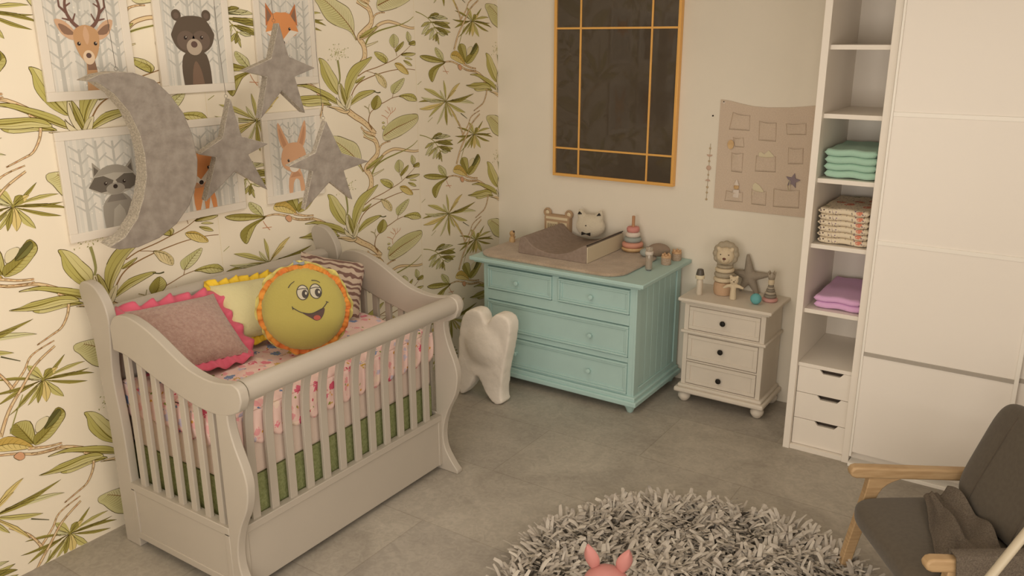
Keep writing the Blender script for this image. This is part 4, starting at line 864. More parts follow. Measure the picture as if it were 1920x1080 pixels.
lion = empty('lion_stacking_toy', (1.86, -.165, NZ), math.radians(12), 'soft lion stacking toy with rings below its head, tallest on the nightstand', 'toy')
lb, lc, lg, le = mat('lion_tan', 'c9a88a', rough=1, bump=.4, bscale=150), mat('lion_cream', 'd9c8ac', rough=1, bump=.4, bscale=150), mat('lion_grey', 'b0a490', rough=1, bump=.4, bscale=150), mat('lion_nose', '6a4236', rough=.8)
z = 0
for nm, R, h, m in (('tan_base_ring', .063, .085, lb), ('cream_ring', .066, .03, lc), ('grey_ring', .063, .032, lg), ('cream_ring', .06, .028, lc), ('grey_ring', .052, .02, lg)):
    mb = MB(); lathe(mb, [(R*.6, 0), (R*.9, .002), (R, h*.3), (R, h*.7), (R*.9, h-.002), (R*.6, h)], m, T(z=z)); mb.build(nm, lion, angle=60); z += h+.0003
mb = MB()
for i in range(12):
    a = 2*PI*i/12; ball(mb, (.058*math.cos(a), .008, .262+.06*math.sin(a)), (.026, .03, .026), lg, nu=12, nv=8)
ball(mb, (0, .02, .262), (.068, .035, .07), lg); organic('mane', mb, lion, .005, 3)
mb = MB(); ball(mb, (0, -.018, .255), (.056, .04, .056), lc); ball(mb, (0, -.045, .237), (.03, .022, .024), lc)
for s in (1, -1): ball(mb, (s*.042, -.022, .3), (.014, .012, .014), lc, nu=12, nv=8)
organic('head', mb, lion, .004, 3)
mb = MB(); ball(mb, (0, -.064, .245), (.011, .007, .008), lion and le, nu=10, nv=8)
for s in (1, -1): ball(mb, (s*.025, -.054, .27), (.004, .003, .004), dk, nu=8, nv=6)
tube(mb, [(0, -.067, .24), (0, -.067, .228)], .0012, dk, n=6); mb.build('face', lion)

br = empty('bear_rattle', (1.952, -.245, NZ), math.radians(10), 'small cream bear rattle with outstretched arms in front of the lion toy', 'toy')
mb = MB(); lathe(mb, [(.02, 0), (.021, .004), (.018, .05), (.016, .1)], lc, n=18); ball(mb, (0, 0, .122), (.028, .022, .026), lc)
tube(mb, [(-.062, 0, .068), (-.035, 0, .084), (0, 0, .09), (.035, 0, .086), (.062, 0, .076)], [.007, .011, .014, .011, .007], lc, n=12)
for s in (1, -1): ball(mb, (s*.02, 0, .146), (.01, .006, .01), lc, nu=10, nv=8)
organic('bear_body', mb, br, .0035, 2)
mb = MB(); ball(mb, (.004, -.024, .12), (.005, .003, .004), dk, nu=8, nv=6)
for s in (1, -1): ball(mb, (s*.011, -.021, .129), (.0025, .002, .0025), dk, nu=8, nv=6)
mb.build('face', br)

sf = empty('starfish_plush', (1.985, -.05, NZ+.109), 0, 'grey plush starfish leaning on the wall behind the bear rattle', 'toy')
sfm = mat('grey_starfish_plush', '9c9183', rough=1, bump=.4, bscale=120)
mb = MB(); ball(mb, (0, 0, 0), (.04, .024, .04), sfm)
for a, l in ((98, .145), (12, .14), (-62, .135), (-118, .12), (170, .12)):
    c, s = math.cos(math.radians(a)), math.sin(math.radians(a))
    tube(mb, [(0, 0, 0), (c*l*.5, 0, s*l*.5), (c*l, 0, s*l)], [.036, .024, .009], sfm, n=12)
organic('starfish_body', mb, sf, .005, 4)

mb = MB(); ball(mb, (0, 0, 0), .034, mat('turquoise_ball', '6db0b4', rough=.8, bump=.3, bscale=200), nu=32, nv=20)
tag(mb.build('ball', loc=(2.105, -.265, NZ+.0343)), 'small turquoise ball at the front of the nightstand', 'ball')

cs = empty('crown_stacking_toy', (2.158, -.155, NZ), 0, 'pink and grey stacking ring toy topped with a crown on the nightstand', 'toy')
cg, cg2, cpk = mat('crown_grey', '8f867a', rough=.9), mat('crown_light_grey', 'b3a797', rough=.9), mat('crown_pink', 'cf9c96', rough=.9)
z = 0
for nm, R, h, m in (('pink_ring', .047, .024, cpk), ('dark_ring', .039, .02, cg), ('light_ring', .033, .018, cg2), ('dark_ring', .027, .016, cg), ('light_ring', .022, .014, cg2), ('dark_ring', .018, .012, cg), ('cream_ring', .019, .035, lc)):
    mb = MB(); lathe(mb, [(R*.5, 0), (R*.88, .001), (R, h*.35), (R, h*.65), (R*.88, h-.001), (R*.5, h)], m, T(z=z), 22); mb.build(nm, cs, angle=60); z += h+.0003
mb = MB(); v = []; f = []; n = 20
for i in range(n):
    a = 2*PI*i/n
    hh = .052 if i % 4 == 0 else (.03 if i % 4 == 2 else .04)
    v += [(.019*math.cos(a), .019*math.sin(a), z), (.025*math.cos(a), .025*math.sin(a), z+hh)]
for i in range(n): f.append((2*i, 2*((i+1) % n), 2*((i+1) % n)+1, 2*i+1))
mb.add(v, f, cg2); o = mb.build('crown', cs); o.modifiers.new('t', 'SOLIDIFY').thickness = .003

# ---------------------------------------------------------------- wall organiser with pockets
linen = mat('taupe_linen', 'd6c4b2', rough=.95, h2='ccb9a7', scale=160, bump=.25, bscale=350, stretch=(1, 1, 1))
org = empty('pocket_organiser', (1.7, -.002, 1.23), 0, 'taupe linen wall organiser with sewn pockets beside the white shelf tower', 'wall organiser')
o2 = lambda pts: [(x-1.7, z-1.23) for x, z in pts]
mb = MB(); prism(mb, o2([(1.70, 1.23), (2.425, 1.232), (2.425, 1.915), (2.36, 1.912), (2.28, 1.903), (2.2, 1.893), (2.13, 1.886), (2.0, 1.88), (1.91, 1.884), (1.84, 1.896), (1.76, 1.912), (1.702, 1.918)]), -.006, 0, linen); mb.build('backing', org, bevel=.001)
PK = [[[1.786, 1.844], [1.897, 1.829], [1.9, 1.735], [1.768, 1.736]], [[1.955, 1.799], [2.063, 1.793], [2.068, 1.679], [1.961, 1.68]], [[2.119, 1.791], [2.24, 1.8], [2.245, 1.731], [2.131, 1.725]], [[1.797, 1.69], [1.865, 1.692], [1.874, 1.631], [1.815, 1.631]], [[1.795, 1.595], [1.871, 1.596], [1.872, 1.472], [1.802, 1.475]], [[1.954, 1.587], [2.076, 1.59], [2.082, 1.493], [1.953, 1.488]], [[2.146, 1.649], [2.237, 1.652], [2.242, 1.556], [2.152, 1.549]], [[1.778, 1.354], [1.888, 1.35], [1.89, 1.287], [1.771, 1.284]], [[1.941, 1.378], [2.037, 1.368], [2.038, 1.28], [1.947, 1.28]], [[2.079, 1.393], [2.238, 1.398], [2.243, 1.285], [2.084, 1.278]]]
for q in PK:
    q = o2(q); cx = sum(p[0] for p in q)/4; cz = sum(p[1] for p in q)/4
    mb = MB()
    def fn(u, v):
        a = Vector(q[3]).lerp(Vector(q[2]), u); b = Vector(q[0]).lerp(Vector(q[1]), u); p = a.lerp(b, v)
        d = math.sin(PI*u)**.35*(min(1, v*6))**.5
        sag = -.008*math.sin(PI*u)*v
        return (p.x, -.0065-.006*d-.012*math.sin(PI*u)*v**2, p.y+sag)
    grid(mb, fn, 18, 8, linen); o = mb.build('pocket', org, angle=80); o.modifiers.new('t', 'SOLIDIFY').thickness = .0018
for x in (1.725, 2.4):
    mb = MB(); lathe(mb, [(.008, 0), (.008, .003), (.001, .005)], whitep, T(x-1.7, -.0062, 1.9-1.23, rx=PI/2), 14); ball(mb, (x-1.7, -.012, 1.905-1.23), .004, black, nu=8, nv=6); mb.build('hanging_stud', org)
def insert(name, pts, m, lab, cat, y=-.0135, t=.003, grp=None):
    cx = sum(p[0] for p in pts)/len(pts); cz = sum(p[1] for p in pts)/len(pts)
    mb = MB(); prism(mb, [(x-cx, z-cz) for x, z in pts], -t/2, t/2, m); return tag(mb.build(name, bevel=.0006, loc=(cx, y, cz)), lab, cat, grp)
cream = mat('cream_card', 'd9ceb2', rough=.8)
insert('folded_card', [(1.975, 1.54), (1.97, 1.605), (1.985, 1.612), (2.005, 1.598), (2.03, 1.625), (2.066, 1.592), (2.06, 1.54)], cream, 'cream folded card tips in the central organiser pocket', 'card')
insert('folded_card', [(1.95, 1.34), (1.948, 1.405), (1.963, 1.42), (1.99, 1.405), (2.02, 1.37), (2.01, 1.34)], cream, 'cream folded card in the lower middle organiser pocket', 'card')
insert('wooden_disc', [(1.79+.021*math.cos(i*PI/8), 1.645+.029*math.sin(i*PI/8)) for i in range(16)], toywood, 'small oval wooden disc on the left side of the organiser', 'disc', y=-.02)
gn = empty('gnome_toy', (1.845, -.0175, 1.315), 0, 'tiny felt gnome with white pointed hat in the lower left pocket', 'toy')
mb = MB(); lathe(mb, [(.02, 0), (.022, .03), (.02, .05)], whitep, n=16); mb.build('gnome_body', gn).scale = (1, .35, 1)
mb = MB(); ball(mb, (0, 0, .066), (.017, .006, .016), toywood, nu=14, nv=8); mb.build('gnome_face', gn)
mb = MB(); lathe(mb, [(.018, .078), (.001, .115)], whitep, n=16); mb.build('gnome_hat', gn).scale = (1, .35, 1)
st_ = [(2.192+(.047 if i % 2 == 0 else .021)*math.cos(math.radians(80+i*36)), 1.452+(.047 if i % 2 == 0 else .021)*math.sin(math.radians(80+i*36))) for i in range(10)]
stm = mat('mauve_grey_felt', '8d7f86', rough=1)
s_ = insert('small_star', st_, stm, 'small mauve-grey star standing in the lower right organiser pocket', 'star', t=.007)
mb = MB(); tube(mb, [(-.02, -.006, .005), (-.03, -.008, -.03), (-.018, -.007, -.075)], .002, cream, n=6); tube(mb, [(-.015, -.006, .0), (-.012, -.008, -.045), (-.02, -.007, -.08)], .002, cream, n=6); mb.build('star_ribbon', s_)

# garland and nail
ga = empty('bead_garland', (1.652, -.0035, 1.64), 0, 'thin string of wooden beads and half discs hanging left of the organiser', 'garland')
mb = MB(); tube(mb, [(0, 0, 0), (-.002, 0, -.2), (-.006, 0, -.365)], .0012, mat('string', 'a89878'), n=5); mb.build('string', ga)
bead = mat('wood_bead', 'bfaa8c', rough=.7); beadp = mat('rose_bead', 'c8ab98', rough=.7)
for i, (z, r, k) in enumerate(((-.03, .007, 0), (-.07, .018, 1), (-.112, .007, 0), (-.155, .016, 2), (-.2, .006, 0), (-.24, .016, 3), (-.28, .008, 0), (-.315, .007, 0), (-.36, .007, 0))):
    mb = MB()
    if k in (1, 3): prism(mb, [(r*math.cos(a), (-1 if k == 1 else 1)*r*math.sin(a)*.7) for a in [PI*j/10 for j in range(11)]], -.003, .003, beadp, T(-.001-.004*i/8, 0, z))
    else: lathe(mb, [(r*.8, -.003), (r, -.001), (r, .001), (r*.8, .003)], beadp if k else bead, T(-.001-.004*i/8, 0, z, rx=PI/2), 18)
    mb.build('bead', ga, bevel=0)
mb = MB(); lathe(mb, [(.005, 0), (.005, .006), (.002, .009)], black, T(rx=PI/2), 10); tag(mb.build('wall_hook', loc=(1.656, -.0005, 1.815)), 'tiny black hook on the bare wall above the bead garland', 'hook')

# ---------------------------------------------------------------- open shelf tower
shw = mat('shelf_white', 'f2eae0', rough=.5)
TW = empty('shelf_tower', (2.628, -.3, 0), 0, 'tall narrow white open shelf tower with three drawers, between organiser and wardrobe', 'shelf unit')
M = T(-2.628, .3, 0); SX0, SX1 = 2.445, 2.811
def tw(name, mb, **k): return mb.build(name, TW, **k)
for x0, x1 in ((SX0, SX0+.037), (SX1-.037, SX1)):
    mb = MB(); box(mb, x0, x1, -.632, -.006, 0, 2.62, shw, M); tw('side_panel', mb, bevel=.0015)
mb = MB(); box(mb, SX0+.037, SX1-.037, -.022, -.008, 0, 2.6, shw, M); tw('back_panel', mb)
mb = MB(); box(mb, SX0+.037, SX1-.037, -.628, -.022, 2.585, 2.62, shw, M); tw('top_panel', mb)
SH = [2.254, 1.91, 1.573, 1.217, .848]
for z in SH:
    mb = MB(); box(mb, SX0+.0372, SX1-.0372, -.598, -.0225, z-.024, z, shw, M); tw('shelf', mb, bevel=.0015)
mb = MB(); box(mb, SX0+.0372, SX1-.0372, -.604, -.0225, .508, .53, shw, M); tw('drawer_top_board', mb, bevel=.0015)
mb = MB(); box(mb, SX0+.0372, SX1-.0372, -.625, -.0225, .0, .028, shw, M); tw('plinth', mb, bevel=.0015)
gapshade = mat('drawer_gap_shade', '4b4038', rough=.9)  # dark tone paints the shade seen through the handle notches
dx0, dx1 = SX0+.04, SX1-.04
for z0, z1 in ((.352, .506), (.193, .349), (.03, .19)):
    mb = MB(); a = dx0+.115; b = dx0+.245
    prism(mb, [(dx0, z0), (dx1, z0), (dx1, z1), (b, z1), (b-.02, z1-.024), (a+.02, z1-.024), (a, z1), (dx0, z1)], -.6, -.584, shw, M)
    o = mb.build('drawer', TW, bevel=.001)
    mb = MB(); box(mb, dx0+.004, dx1-.004, -.582, -.05, z0+.004, z1-.03, shw, M); box(mb, dx0+.004, dx1-.004, -.56, -.05, z1-.03, z1-.002, gapshade, M); mb.build('drawer_box', o)

# folded linen on the shelves
def folded(x0, x1, y0, y1, t, m, seed):
    """a folded cloth: rolled front fold, loose wavy top"""
    mb = MB(); rr = random.Random(seed); nx, ny = 22, 20
    ph = rr.uniform(0, 6)
    def prof(s):   # around the slab, s 0..1 : top back -> front fold -> bottom back
        if s < .45: k = s/.45; return (y1+(y0+t/2-y1)*k, t)
        if s < .55: k = (s-.45)/.1; return (y0+t/2-t/2*math.sin(PI*k), t/2+t/2*math.cos(PI*k))
        k = (s-.55)/.45; return (y0+t/2+(y1-y0-t/2)*k, 0)
    def fn(u, s):
        y, z = prof(s); x = x0+(x1-x0)*u
        e = min(u, 1-u)*20
        if e < 1: z = t/2+(z-t/2)*math.sqrt(max(0, 1-(1-e)**2))*.98
        w = .0025*math.sin(x*45+ph)+.002*math.sin(y*30+ph)
        z += w+.0035
        y2 = y+.003*math.sin(x*30+ph)*(1 if s > .3 and s < .7 else 0)
        return (x, y2, z)
    grid(mb, fn, nx, 40, m)
    v0 = len(mb.v)
    return mb
def stack(name, z, n, t, x0, x1, y0, y1, m, cat, grp, labs, slump=0):
    proto = None
    for i in range(n):
        mb = folded(-(x1-x0)/2, (x1-x0)/2, 0, y1-y0, t*.97, m, 3)
        dx = (-1)**i*.002-(.0015*i)
        if proto is None:
            o = mb.build(name, loc=((x0+x1)/2+dx, y0, z+.001), angle=70); proto = o
        else:
            o = proto.copy(); COL.objects.link(o); o.location = ((x0+x1)/2+dx, y0+(.004 if i % 2 else 0), z+.001+i*t)
        tag(o, labs[i], cat, grp)
tw_x0, tw_x1 = 2.515, 2.768
ORD = ['bottom', 'second from the bottom', 'third from the bottom', 'topmost']
stack('folded_towel', SH[2], 4, .037, tw_x0-.01, tw_x1, -.575, -.13, mintd, 'towel', 'mint towels on the shelf', ['mint green folded towel on the shelf, %s of its stack' % s for s in ORD])
def muslin():
    m = bpy.data.materials.new('printed_muslin'); m.use_nodes = True; nt = m.node_tree; N = nt.nodes.new; L = nt.links.new
    b = nt.nodes['Principled BSDF']; b.inputs['Roughness'].default_value = .95
    tc = N('ShaderNodeTexCoord'); base = lin('e6d8c0'); prev = None
    for sc_, thr, cols in ((13, .36, ('d98a72', 'e6d8c0', 'a9aa82', 'd98a72')), (42, .22, ('8a7a74', '6b4a78', 'e6d8c0', '7a6a60')), (95, .3, ('8a7f74', 'e6d8c0', 'a08a90', 'e6d8c0'))):
        v = N('ShaderNodeTexVoronoi'); v.inputs['Scale'].default_value = sc_; L(tc.outputs['Object'], v.inputs['Vector'])
        lt = N('ShaderNodeMath'); lt.operation = 'LESS_THAN'; lt.inputs[1].default_value = thr; L(v.outputs['Distance'], lt.inputs[0])
        sp = N('ShaderNodeSeparateColor'); L(v.outputs['Color'], sp.inputs[0]); r = N('ShaderNodeValToRGB'); r.color_ramp.interpolation = 'CONSTANT'
        for i, c in enumerate(cols):
            e = r.color_ramp.elements[i] if i < 2 else r.color_ramp.elements.new(i/len(cols)); e.position = i/len(cols); e.color = lin(c)
        L(sp.outputs[0], r.inputs['Fac']); mx = N('ShaderNodeMixRGB'); L(lt.outputs[0], mx.inputs['Fac']); L(r.outputs['Color'], mx.inputs['Color2'])
        if prev: L(prev.outputs['Color'], mx.inputs['Color1'])
        else: mx.inputs['Color1'].default_value = base
        prev = mx
    L(prev.outputs['Color'], b.inputs['Base Color']); return m
ORD6 = ['bottom', 'second from the bottom', 'third from the bottom', 'third from the top', 'second from the top', 'topmost']
stack('folded_muslin_cloth', SH[3], 6, .0315, tw_x0-.01, tw_x1, -.575, -.13, muslin(), 'cloth', 'patterned muslin cloths on the shelf', ['cream cloth printed with coral and purple, %s of the folded pile' % s for s in ORD6])
stack('folded_towel', SH[4], 2, .034, tw_x0+.005, tw_x1, -.565, -.1, lilac, 'towel', 'lilac towels on the shelf', ['lilac folded towel, lower of the two', 'lilac folded towel, upper of the two'])

# ---------------------------------------------------------------- sliding door wardrobe
wdm = mat('wardrobe_door_laminate', 'f9f2ea', rough=.4, spec=.4); alu = mat('pale_aluminium', 'fdf8f0', rough=.35); alud = mat('grey_aluminium', 'b5ada3', rough=.3)
WD = empty('sliding_wardrobe', (3.7, -.32, 0), 0, 'large white wardrobe with panelled sliding doors filling the right side of the wall', 'wardrobe')
M = T(-3.7, .32, 0)
mb = MB(); box(mb, 2.814, 4.7, -.585, -.006, .0, 2.62, shw, M); mb.build('carcass', WD, smooth=False)
mb = MB(); box(mb, 2.814, 4.7, -.662, -.586, 0, .022, alu, M); mb.build('bottom_track', WD, bevel=.002)
mb = MB(); box(mb, 2.814, 4.7, -.662, -.586, 2.56, 2.62, shw, M); mb.build('top_track', WD, bevel=.002)
for x0, x1, yf in ((2.816, 3.548, -.655), (3.52, 4.25, -.622)):
    mb = MB()
    for a, b in zip((.085, .667, 1.277, 1.927), (.667, 1.277, 1.927, 2.558)): box(mb, x0+.012, x1-.02, yf+.006, yf+.022, a, b, wdm, M)
    o = mb.build('sliding_door', WD, smooth=False)
    for z, m in ((.667, alud), (1.277, alu), (1.927, alu)):
        mb = MB(); box(mb, x0+.012, x1-.02, yf, yf+.0058, z-.011, z+.011, m, M); mb.build('door_rail', o, bevel=.0015)
    for a, b, m in ((x0, x0+.012, alu), (x1-.02, x1, alu)):
        mb = MB(); box(mb, a, b, yf-.004, yf+.024, .06, 2.558, m, M); mb.build('door_stile', o, bevel=.0015)

# ---------------------------------------------------------------- shag rug
rugm = mat('grey_shag_felt', 'aaa298', rough=1)
tones = [mat('shag_strand_%s' % n, h, rough=.95) for n, h in (('grey', 'bab1a6'), ('light', 'c0b8ae'), ('pale', 'c9c1b6'), ('mid', 'b6ada3'), ('dark', 'aea59b'))]
RC = (2.6, -2.33); RR = .83
rug = empty('shag_rug', (RC[0], RC[1], 0), 0, 'round grey long-strand shag rug on the stone floor', 'rug')
mb = MB(); lathe(mb, [(RR-.03, .0005), (RR-.03, .012), (RR-.05, .014)], rugm, n=60); mb.build('rug_backing', rug)
def strands():
    mb = MB(); r = random.Random(5)
    cnt = 8500
    for i in range(cnt):
        a = r.uniform(0, 2*PI); d = RR*math.sqrt(r.random())*.985
        x, y = d*math.cos(a), d*math.sin(a)
        wx, wy = x+RC[0], y+RC[1]
        if wy < -3.35: 
            if r.random() < .5: continue
        l = r.uniform(.07, .13); w = r.uniform(.005, .0115)
        h = noise.noise((wx*4, wy*4, 0))*3+r.uniform(-1.1, 1.1)
        dx, dy = math.cos(h*2), math.sin(h*2)
        if d > RR*.86: dx += .8*math.cos(a); dy += .8*math.sin(a); q = math.hypot(dx, dy); dx /= q; dy /= q
        lean = r.uniform(.25, .95); up = math.sqrt(1-lean*lean*.95); curl = r.uniform(-.3, .9)
        pts = []; p = Vector((x, y, .012)); dirv = Vector((dx*lean*.6, dy*lean*.6, up)).normalized()
        tgt = Vector((dx, dy, -.15+.5*r.random()*(1-lean)-curl*.2))
        for k in range(5):
            pts.append(p.copy()); t = k/4
            dd = dirv.lerp(tgt, t*.9).normalized(); p = p+dd*l/4
            if p.z < .014: p.z = .014+.002*r.random()
        sx, sy = -dy, dx; tw_ = r.uniform(-.5, .5); sz = tw_
        s = Vector((sx, sy, sz)).normalized()*w; th = Vector((dx*-.3, dy*-.3, 1)).normalized()*.0016
        v = []; 
        for k, q in enumerate(pts):
            ww = s*(1 if k < 4 else .75)
            v += [tuple(q-ww+th*0), tuple(q+th), tuple(q+ww), tuple(q-th*.6)]
        f = []
        for k in range(4):
            b = k*4
            for e in range(4): f.append((b+e, b+(e+1) % 4, b+4+(e+1) % 4, b+4+e))
        f.append((19, 18, 17, 16))
        mb.add(v, f, tones[r.choice((0, 0, 1, 1, 1, 2, 2, 3, 3, 4))])
    return mb
tag(strands().build('pile', rug, angle=80), kind='stuff')

# ---------------------------------------------------------------- pig toy
pk = mat('pink_rubber_toy', 'c48580', rough=.55, var=.03, scale=5)
pig = empty('toy_pig', (2.375, -2.70, .07), math.radians(20), 'pink toy pig with two pointed ears sitting on the shag rug', 'toy')
mb = MB(); ball(mb, (0, .01, .09), (.095, .1, .09), pk); ball(mb, (0, -.01, .215), (.092, .085, .075), pk)
for s in (1, -1): ball(mb, (s*.06, -.08, .03), (.032, .055, .03), pk, nu=14, nv=10); tube(mb, [(s*.07, -.02, .12), (s*.09, -.07, .08)], [.028, .02], pk, n=12)
organic('pig_body', mb, pig, .006, 4)
for s in (1, -1):
    mb = MB(); M = T(s*.055, .01, .27, rx=math.radians(8), ry=s*math.radians(14), rz=s*.3)
    def ear(u, v):
        a = 2*PI*u; w = math.sin(PI*min(1, .18+v*.82))**.8*.033*(1-.15*v)
        return (w*math.cos(a), .4*w*math.sin(a)+(.012*math.cos(a)**2), v*.1)
    grid(mb, ear, 20, 12, pk, M); mb.build('ear', pig, angle=80)
mb = MB(); lathe(mb, [(.026, 0), (.028, .008), (.026, .022), (.02, .025)], mat('pig_snout_pink', 'b8706e', rough=.5), T(0, -.085, .205, rx=PI/2), 20); mb.build('snout', pig)
for s in (1, -1):
    mb = MB(); ball(mb, (s*.035, -.083, .235), (.007, .005, .008), black, nu=10, nv=8); mb.build('eye', pig)

# ---------------------------------------------------------------- armchair
cf = mat('charcoal_upholstery', '5a5145', rough=.95, h2='544b40', scale=60, bump=.2, bscale=420, sheen=.2)
CA = math.radians(214.8); CO = (3.489, -1.802, 0)
CH = empty('armchair', CO, CA, 'dark grey upholstered lounge chair with light wooden arms at the right', 'armchair')
def chp(n, mb, **k): return mb.build(n, CH, **k)
for s in (-1, 1):
    y = s*.33
    mb = MB(); prism(mb, [(.318, .545), (.335, .54), (.347, .522), (.34, .5), (.32, .492), (0, .48), (-.3, .466), (-.3, .516), (0, .53)], y-.023, y+.023, wood); chp('armrest', mb, bevel=.009, seg=3)
    mb = MB(); prism(mb, crom([(.11, .49), (.2, .44), (.245, .3), (.29, .1), (.305, 0)], 4)+crom([(.345, 0), (.33, .12), (.295, .3), (.27, .43), (.262, .495)], 4), y-.019, y+.019, wood); chp('front_leg', mb, bevel=.006)
    mb = MB(); prism(mb, crom([(-.29, .69), (-.25, .5), (-.24, .35), (-.33, .12), (-.38, 0)], 4)+crom([(-.345, 0), (-.29, .12), (-.19, .35), (-.2, .5), (-.245, .69), (-.265, .705)], 4), y-.019, y+.019, wood); chp('back_leg', mb, bevel=.006)
    mb = MB(); box(mb, -.25, .27, y-.014, y+.014, .27, .32, wood); chp('side_rail', mb, bevel=.006)
mb = MB(); box(mb, .235, .27, -.32, .32, .265, .315, wood); chp('front_rail', mb, bevel=.006)
def puff(mb, x0, x1, y0, y1, z0, z1, m, M=None, e1=.42, e2=.28, e3=.62):
    """a soft box: superellipsoid"""
    cx, cy, cz = (x0+x1)/2, (y0+y1)/2, (z0+z1)/2; a, b, c = (x1-x0)/2, (y1-y0)/2, (z1-z0)/2
    def se(t, e): c_ = math.cos(t); return math.copysign(abs(c_)**e, c_)
    def ss(t, e): s_ = math.sin(t); return math.copysign(abs(s_)**e, s_)
    v = []; f = []; nu, nv = 64, 32
    for j in range(nv+1):
        t = -PI/2+PI*j/nv
        for i in range(nu):
            p = 2*PI*i/nu
            v.append((cx+a*se(t, e1)*se(p, e2), cy+b*se(t, e1)*ss(p, e2), cz+c*ss(t, e3)))
    for j in range(nv):
        for i in range(nu): f.append((j*nu+i, j*nu+(i+1) % nu, (j+1)*nu+(i+1) % nu, (j+1)*nu+i))
    mb.add(v, f, m, M)
mb = MB(); puff(mb, -.26, .35, -.303, .303, .30, .437, cf); chp('seat_cushion', mb, angle=60)
B = T(-.125, 0, .425, ry=math.radians(-21))
mb = MB(); puff(mb, -.07, .07, -.303, .303, 0, .47, cf, M=B, e1=.3, e2=.5, e3=.4); chp('backrest', mb, angle=60)
mb = MB()
for s in (1, -1): tube(mb, [(.069, s*.15, .04), (.0705, s*.148, .2), (.0705, s*.145, .34), (.064, s*.145, .425), (.05, s*.145, .452)], .0022, mat('charcoal_seam', '554b42', rough=1), B, n=6)
chp('seams', mb)
knit = mat('grey_knit_throw', '83776a', rough=1, h2='6c6156', scale=170, bump=1, bscale=260)
def throw():
    mb = MB(); O = Matrix.Translation(CO) @ Matrix.Rotation(CA, 4, 'Z')
    def fn(u, v):
        if v < .62:
            k = v/.62; y = -.24+.5*k; z = .442+.004+.014*abs(math.sin(k*6+u*4))+.006*math.sin(u*13+k*5)
            x0 = .06+.19*k
        elif v < .8:
            k = (v-.62)/.18; y = .26+.055*k; z = .452+.105*k**1.5; x0 = .25+.0*k
        elif v < .88:
            k = (v-.8)/.08; a = PI*k; y = .334-.03*math.cos(a); z = .556+.008*math.sin(a); x0 = .25
        else:
            k = (v-.88)/.12; y = .364+.01*k+.005*math.sin(u*16)*k; z = .556-.2*k; x0 = .25-.02*k
        xb = -.035-.02*math.sin(v*7)
        if v > .7: xb = -.035-.16*min(1, (v-.7)/.1)
        x = x0+(xb-x0)*u
        if v < .66: z += .035*max(0, u-.72)/.28*(1+.4*math.sin(v*20))
        z += .016*math.exp(-((u-.35-.5*v)**2)/.006)*(1 if v < .62 else .2)
        return (x, y, z)
    grid(mb, fn, 60, 110, knit, O)
    o = mb.build('knitted_throw', angle=80); o.modifiers.new('t', 'SOLIDIFY').thickness = -.005
    return tag(o, 'grey knitted throw draped over the armchair seat and its near arm', 'blanket')
throw()
lampm = mat('pale_metal_tube', 'b0a48f', rough=.35)
tl = empty('tripod_lamp', (3.95, -2.17, 0), 0, 'pale slanting lamp leg crossing in front of the armchair at the lower right corner', 'lamp')
top = Vector((0, 0, 1.4))
for fx, fy in ((3.19, -3.21), (4.45, -2.5), (4.25, -1.2)):
    mb = MB(); tube(mb, [Vector((fx-3.95, fy+2.17, .008)), top], [.0135, .0135], lampm, n=14); mb.build('leg', tl)
mb = MB(); lathe(mb, [(.02, 1.385), (.03, 1.39), (.03, 1.43), (.012, 1.44), (.012, 1.5)], lampm, None, 20); mb.build('hub', tl)
mb = MB(); lathe(mb, [(.19, 1.5), (.15, 1.76), (.148, 1.76), (.188, 1.502)], mat('lamp_shade_linen', 'd8cdb8', rough=.9), None, 36, cap=False); mb.build('lamp_shade', tl)

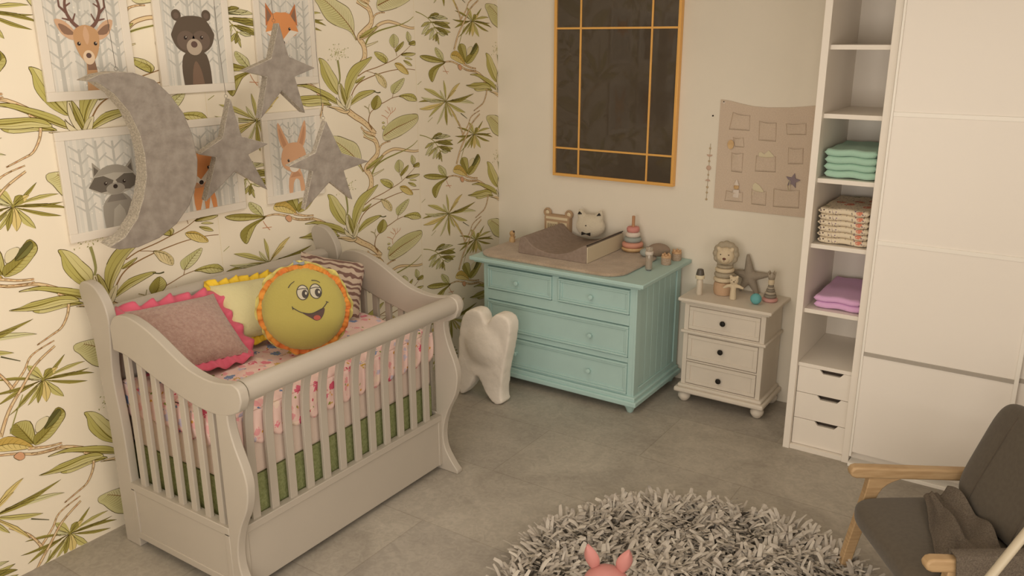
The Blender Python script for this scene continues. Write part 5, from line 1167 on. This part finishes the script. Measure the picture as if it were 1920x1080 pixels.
# ---------------------------------------------------------------- light
def area(name, loc, rot, sx, sy, power, col):
    l = bpy.data.lights.new(name, 'AREA'); l.shape = 'RECTANGLE'; l.size = sx; l.size_y = sy; l.energy = power; l.color = col
    o = bpy.data.objects.new(name, l); COL.objects.link(o); o.location = loc; o.rotation_euler = rot; return o
warm = (1, .92, .81)
def window(name, cx, cy, cz, rz, w, h):
    mb = MB(); M = T(cx, cy, cz, rz=rz); fm = mat('window_frame_paint', 'e6dfd4', rough=.5)
    for q in ((-w/2-.06, -w/2, -h/2-.06, h/2+.06), (w/2, w/2+.06, -h/2-.06, h/2+.06), (-w/2, w/2, -h/2-.06, -h/2), (-w/2, w/2, h/2, h/2+.06)): box(mb, q[0], q[1], 0, .05, q[2], q[3], fm, M)
    tag(mb.build(name, smooth=False), kind='structure')
window('window_1', 2.9, RY, 1.65, 0, 2.8, 1.6)
window('window_2', RX, -4.0, 1.6, PI/2, 2.6, 1.6)
area('front_window_light', (2.9, RY+.03, 1.65), (math.radians(90), 0, 0), 2.8, 1.6, 74, warm)
area('side_window_light', (RX-.03, -4.0, 1.6), (math.radians(90), 0, math.radians(90)), 2.6, 1.6, 34, warm)
area('wallpaper_fill_light', (1.3, -2.7, 2.8), (0, math.radians(68), 0), .15, 4.2, 6.5, warm)  # unseen strip added to brighten the wallpaper, no known fixture
area('overhead_fill_light', (1.6, -2.9, 2.88), (0, 0, 0), 1.2, 3.0, 13, warm)  # unseen overhead panel added as soft ambient fill
w = bpy.data.worlds.new('World'); sc.world = w; w.use_nodes = True
w.node_tree.nodes['Background'].inputs[0].default_value = (.9, .8, .65, 1); w.node_tree.nodes['Background'].inputs[1].default_value = .05

# ---------------------------------------------------------------- camera
cd = bpy.data.cameras.new('camera'); cam = bpy.data.objects.new('camera', cd); COL.objects.link(cam); sc.camera = cam
cd.sensor_width = 36; cd.lens = 1586.285*36/1920; cd.clip_start = .02
yaw, pitch, roll = math.radians(34.0019), math.radians(16.5729), math.radians(.18086)
cy, sy, cp, sp = math.cos(yaw), math.sin(yaw), math.cos(pitch), math.sin(pitch)
F = Vector((-sy*cp, cy*cp, -sp)); R0 = Vector((cy, sy, 0)); D0 = F.cross(R0)
c, s = math.cos(roll), math.sin(roll); Rr = R0*c+D0*s; Dd = -R0*s+D0*c
mw_ = Matrix((( Rr.x, -Dd.x, -F.x, 3.637), (Rr.y, -Dd.y, -F.y, -5.215), (Rr.z, -Dd.z, -F.z, 2.3), (0, 0, 0, 1)))
cam.matrix_world = mw_
vs = sc.view_settings; sc.display_settings.display_device = 'sRGB'; vs.view_transform = 'Standard'; vs.look = 'None'; vs.gamma = 1; vs.exposure = 0; vs.use_curve_mapping = False
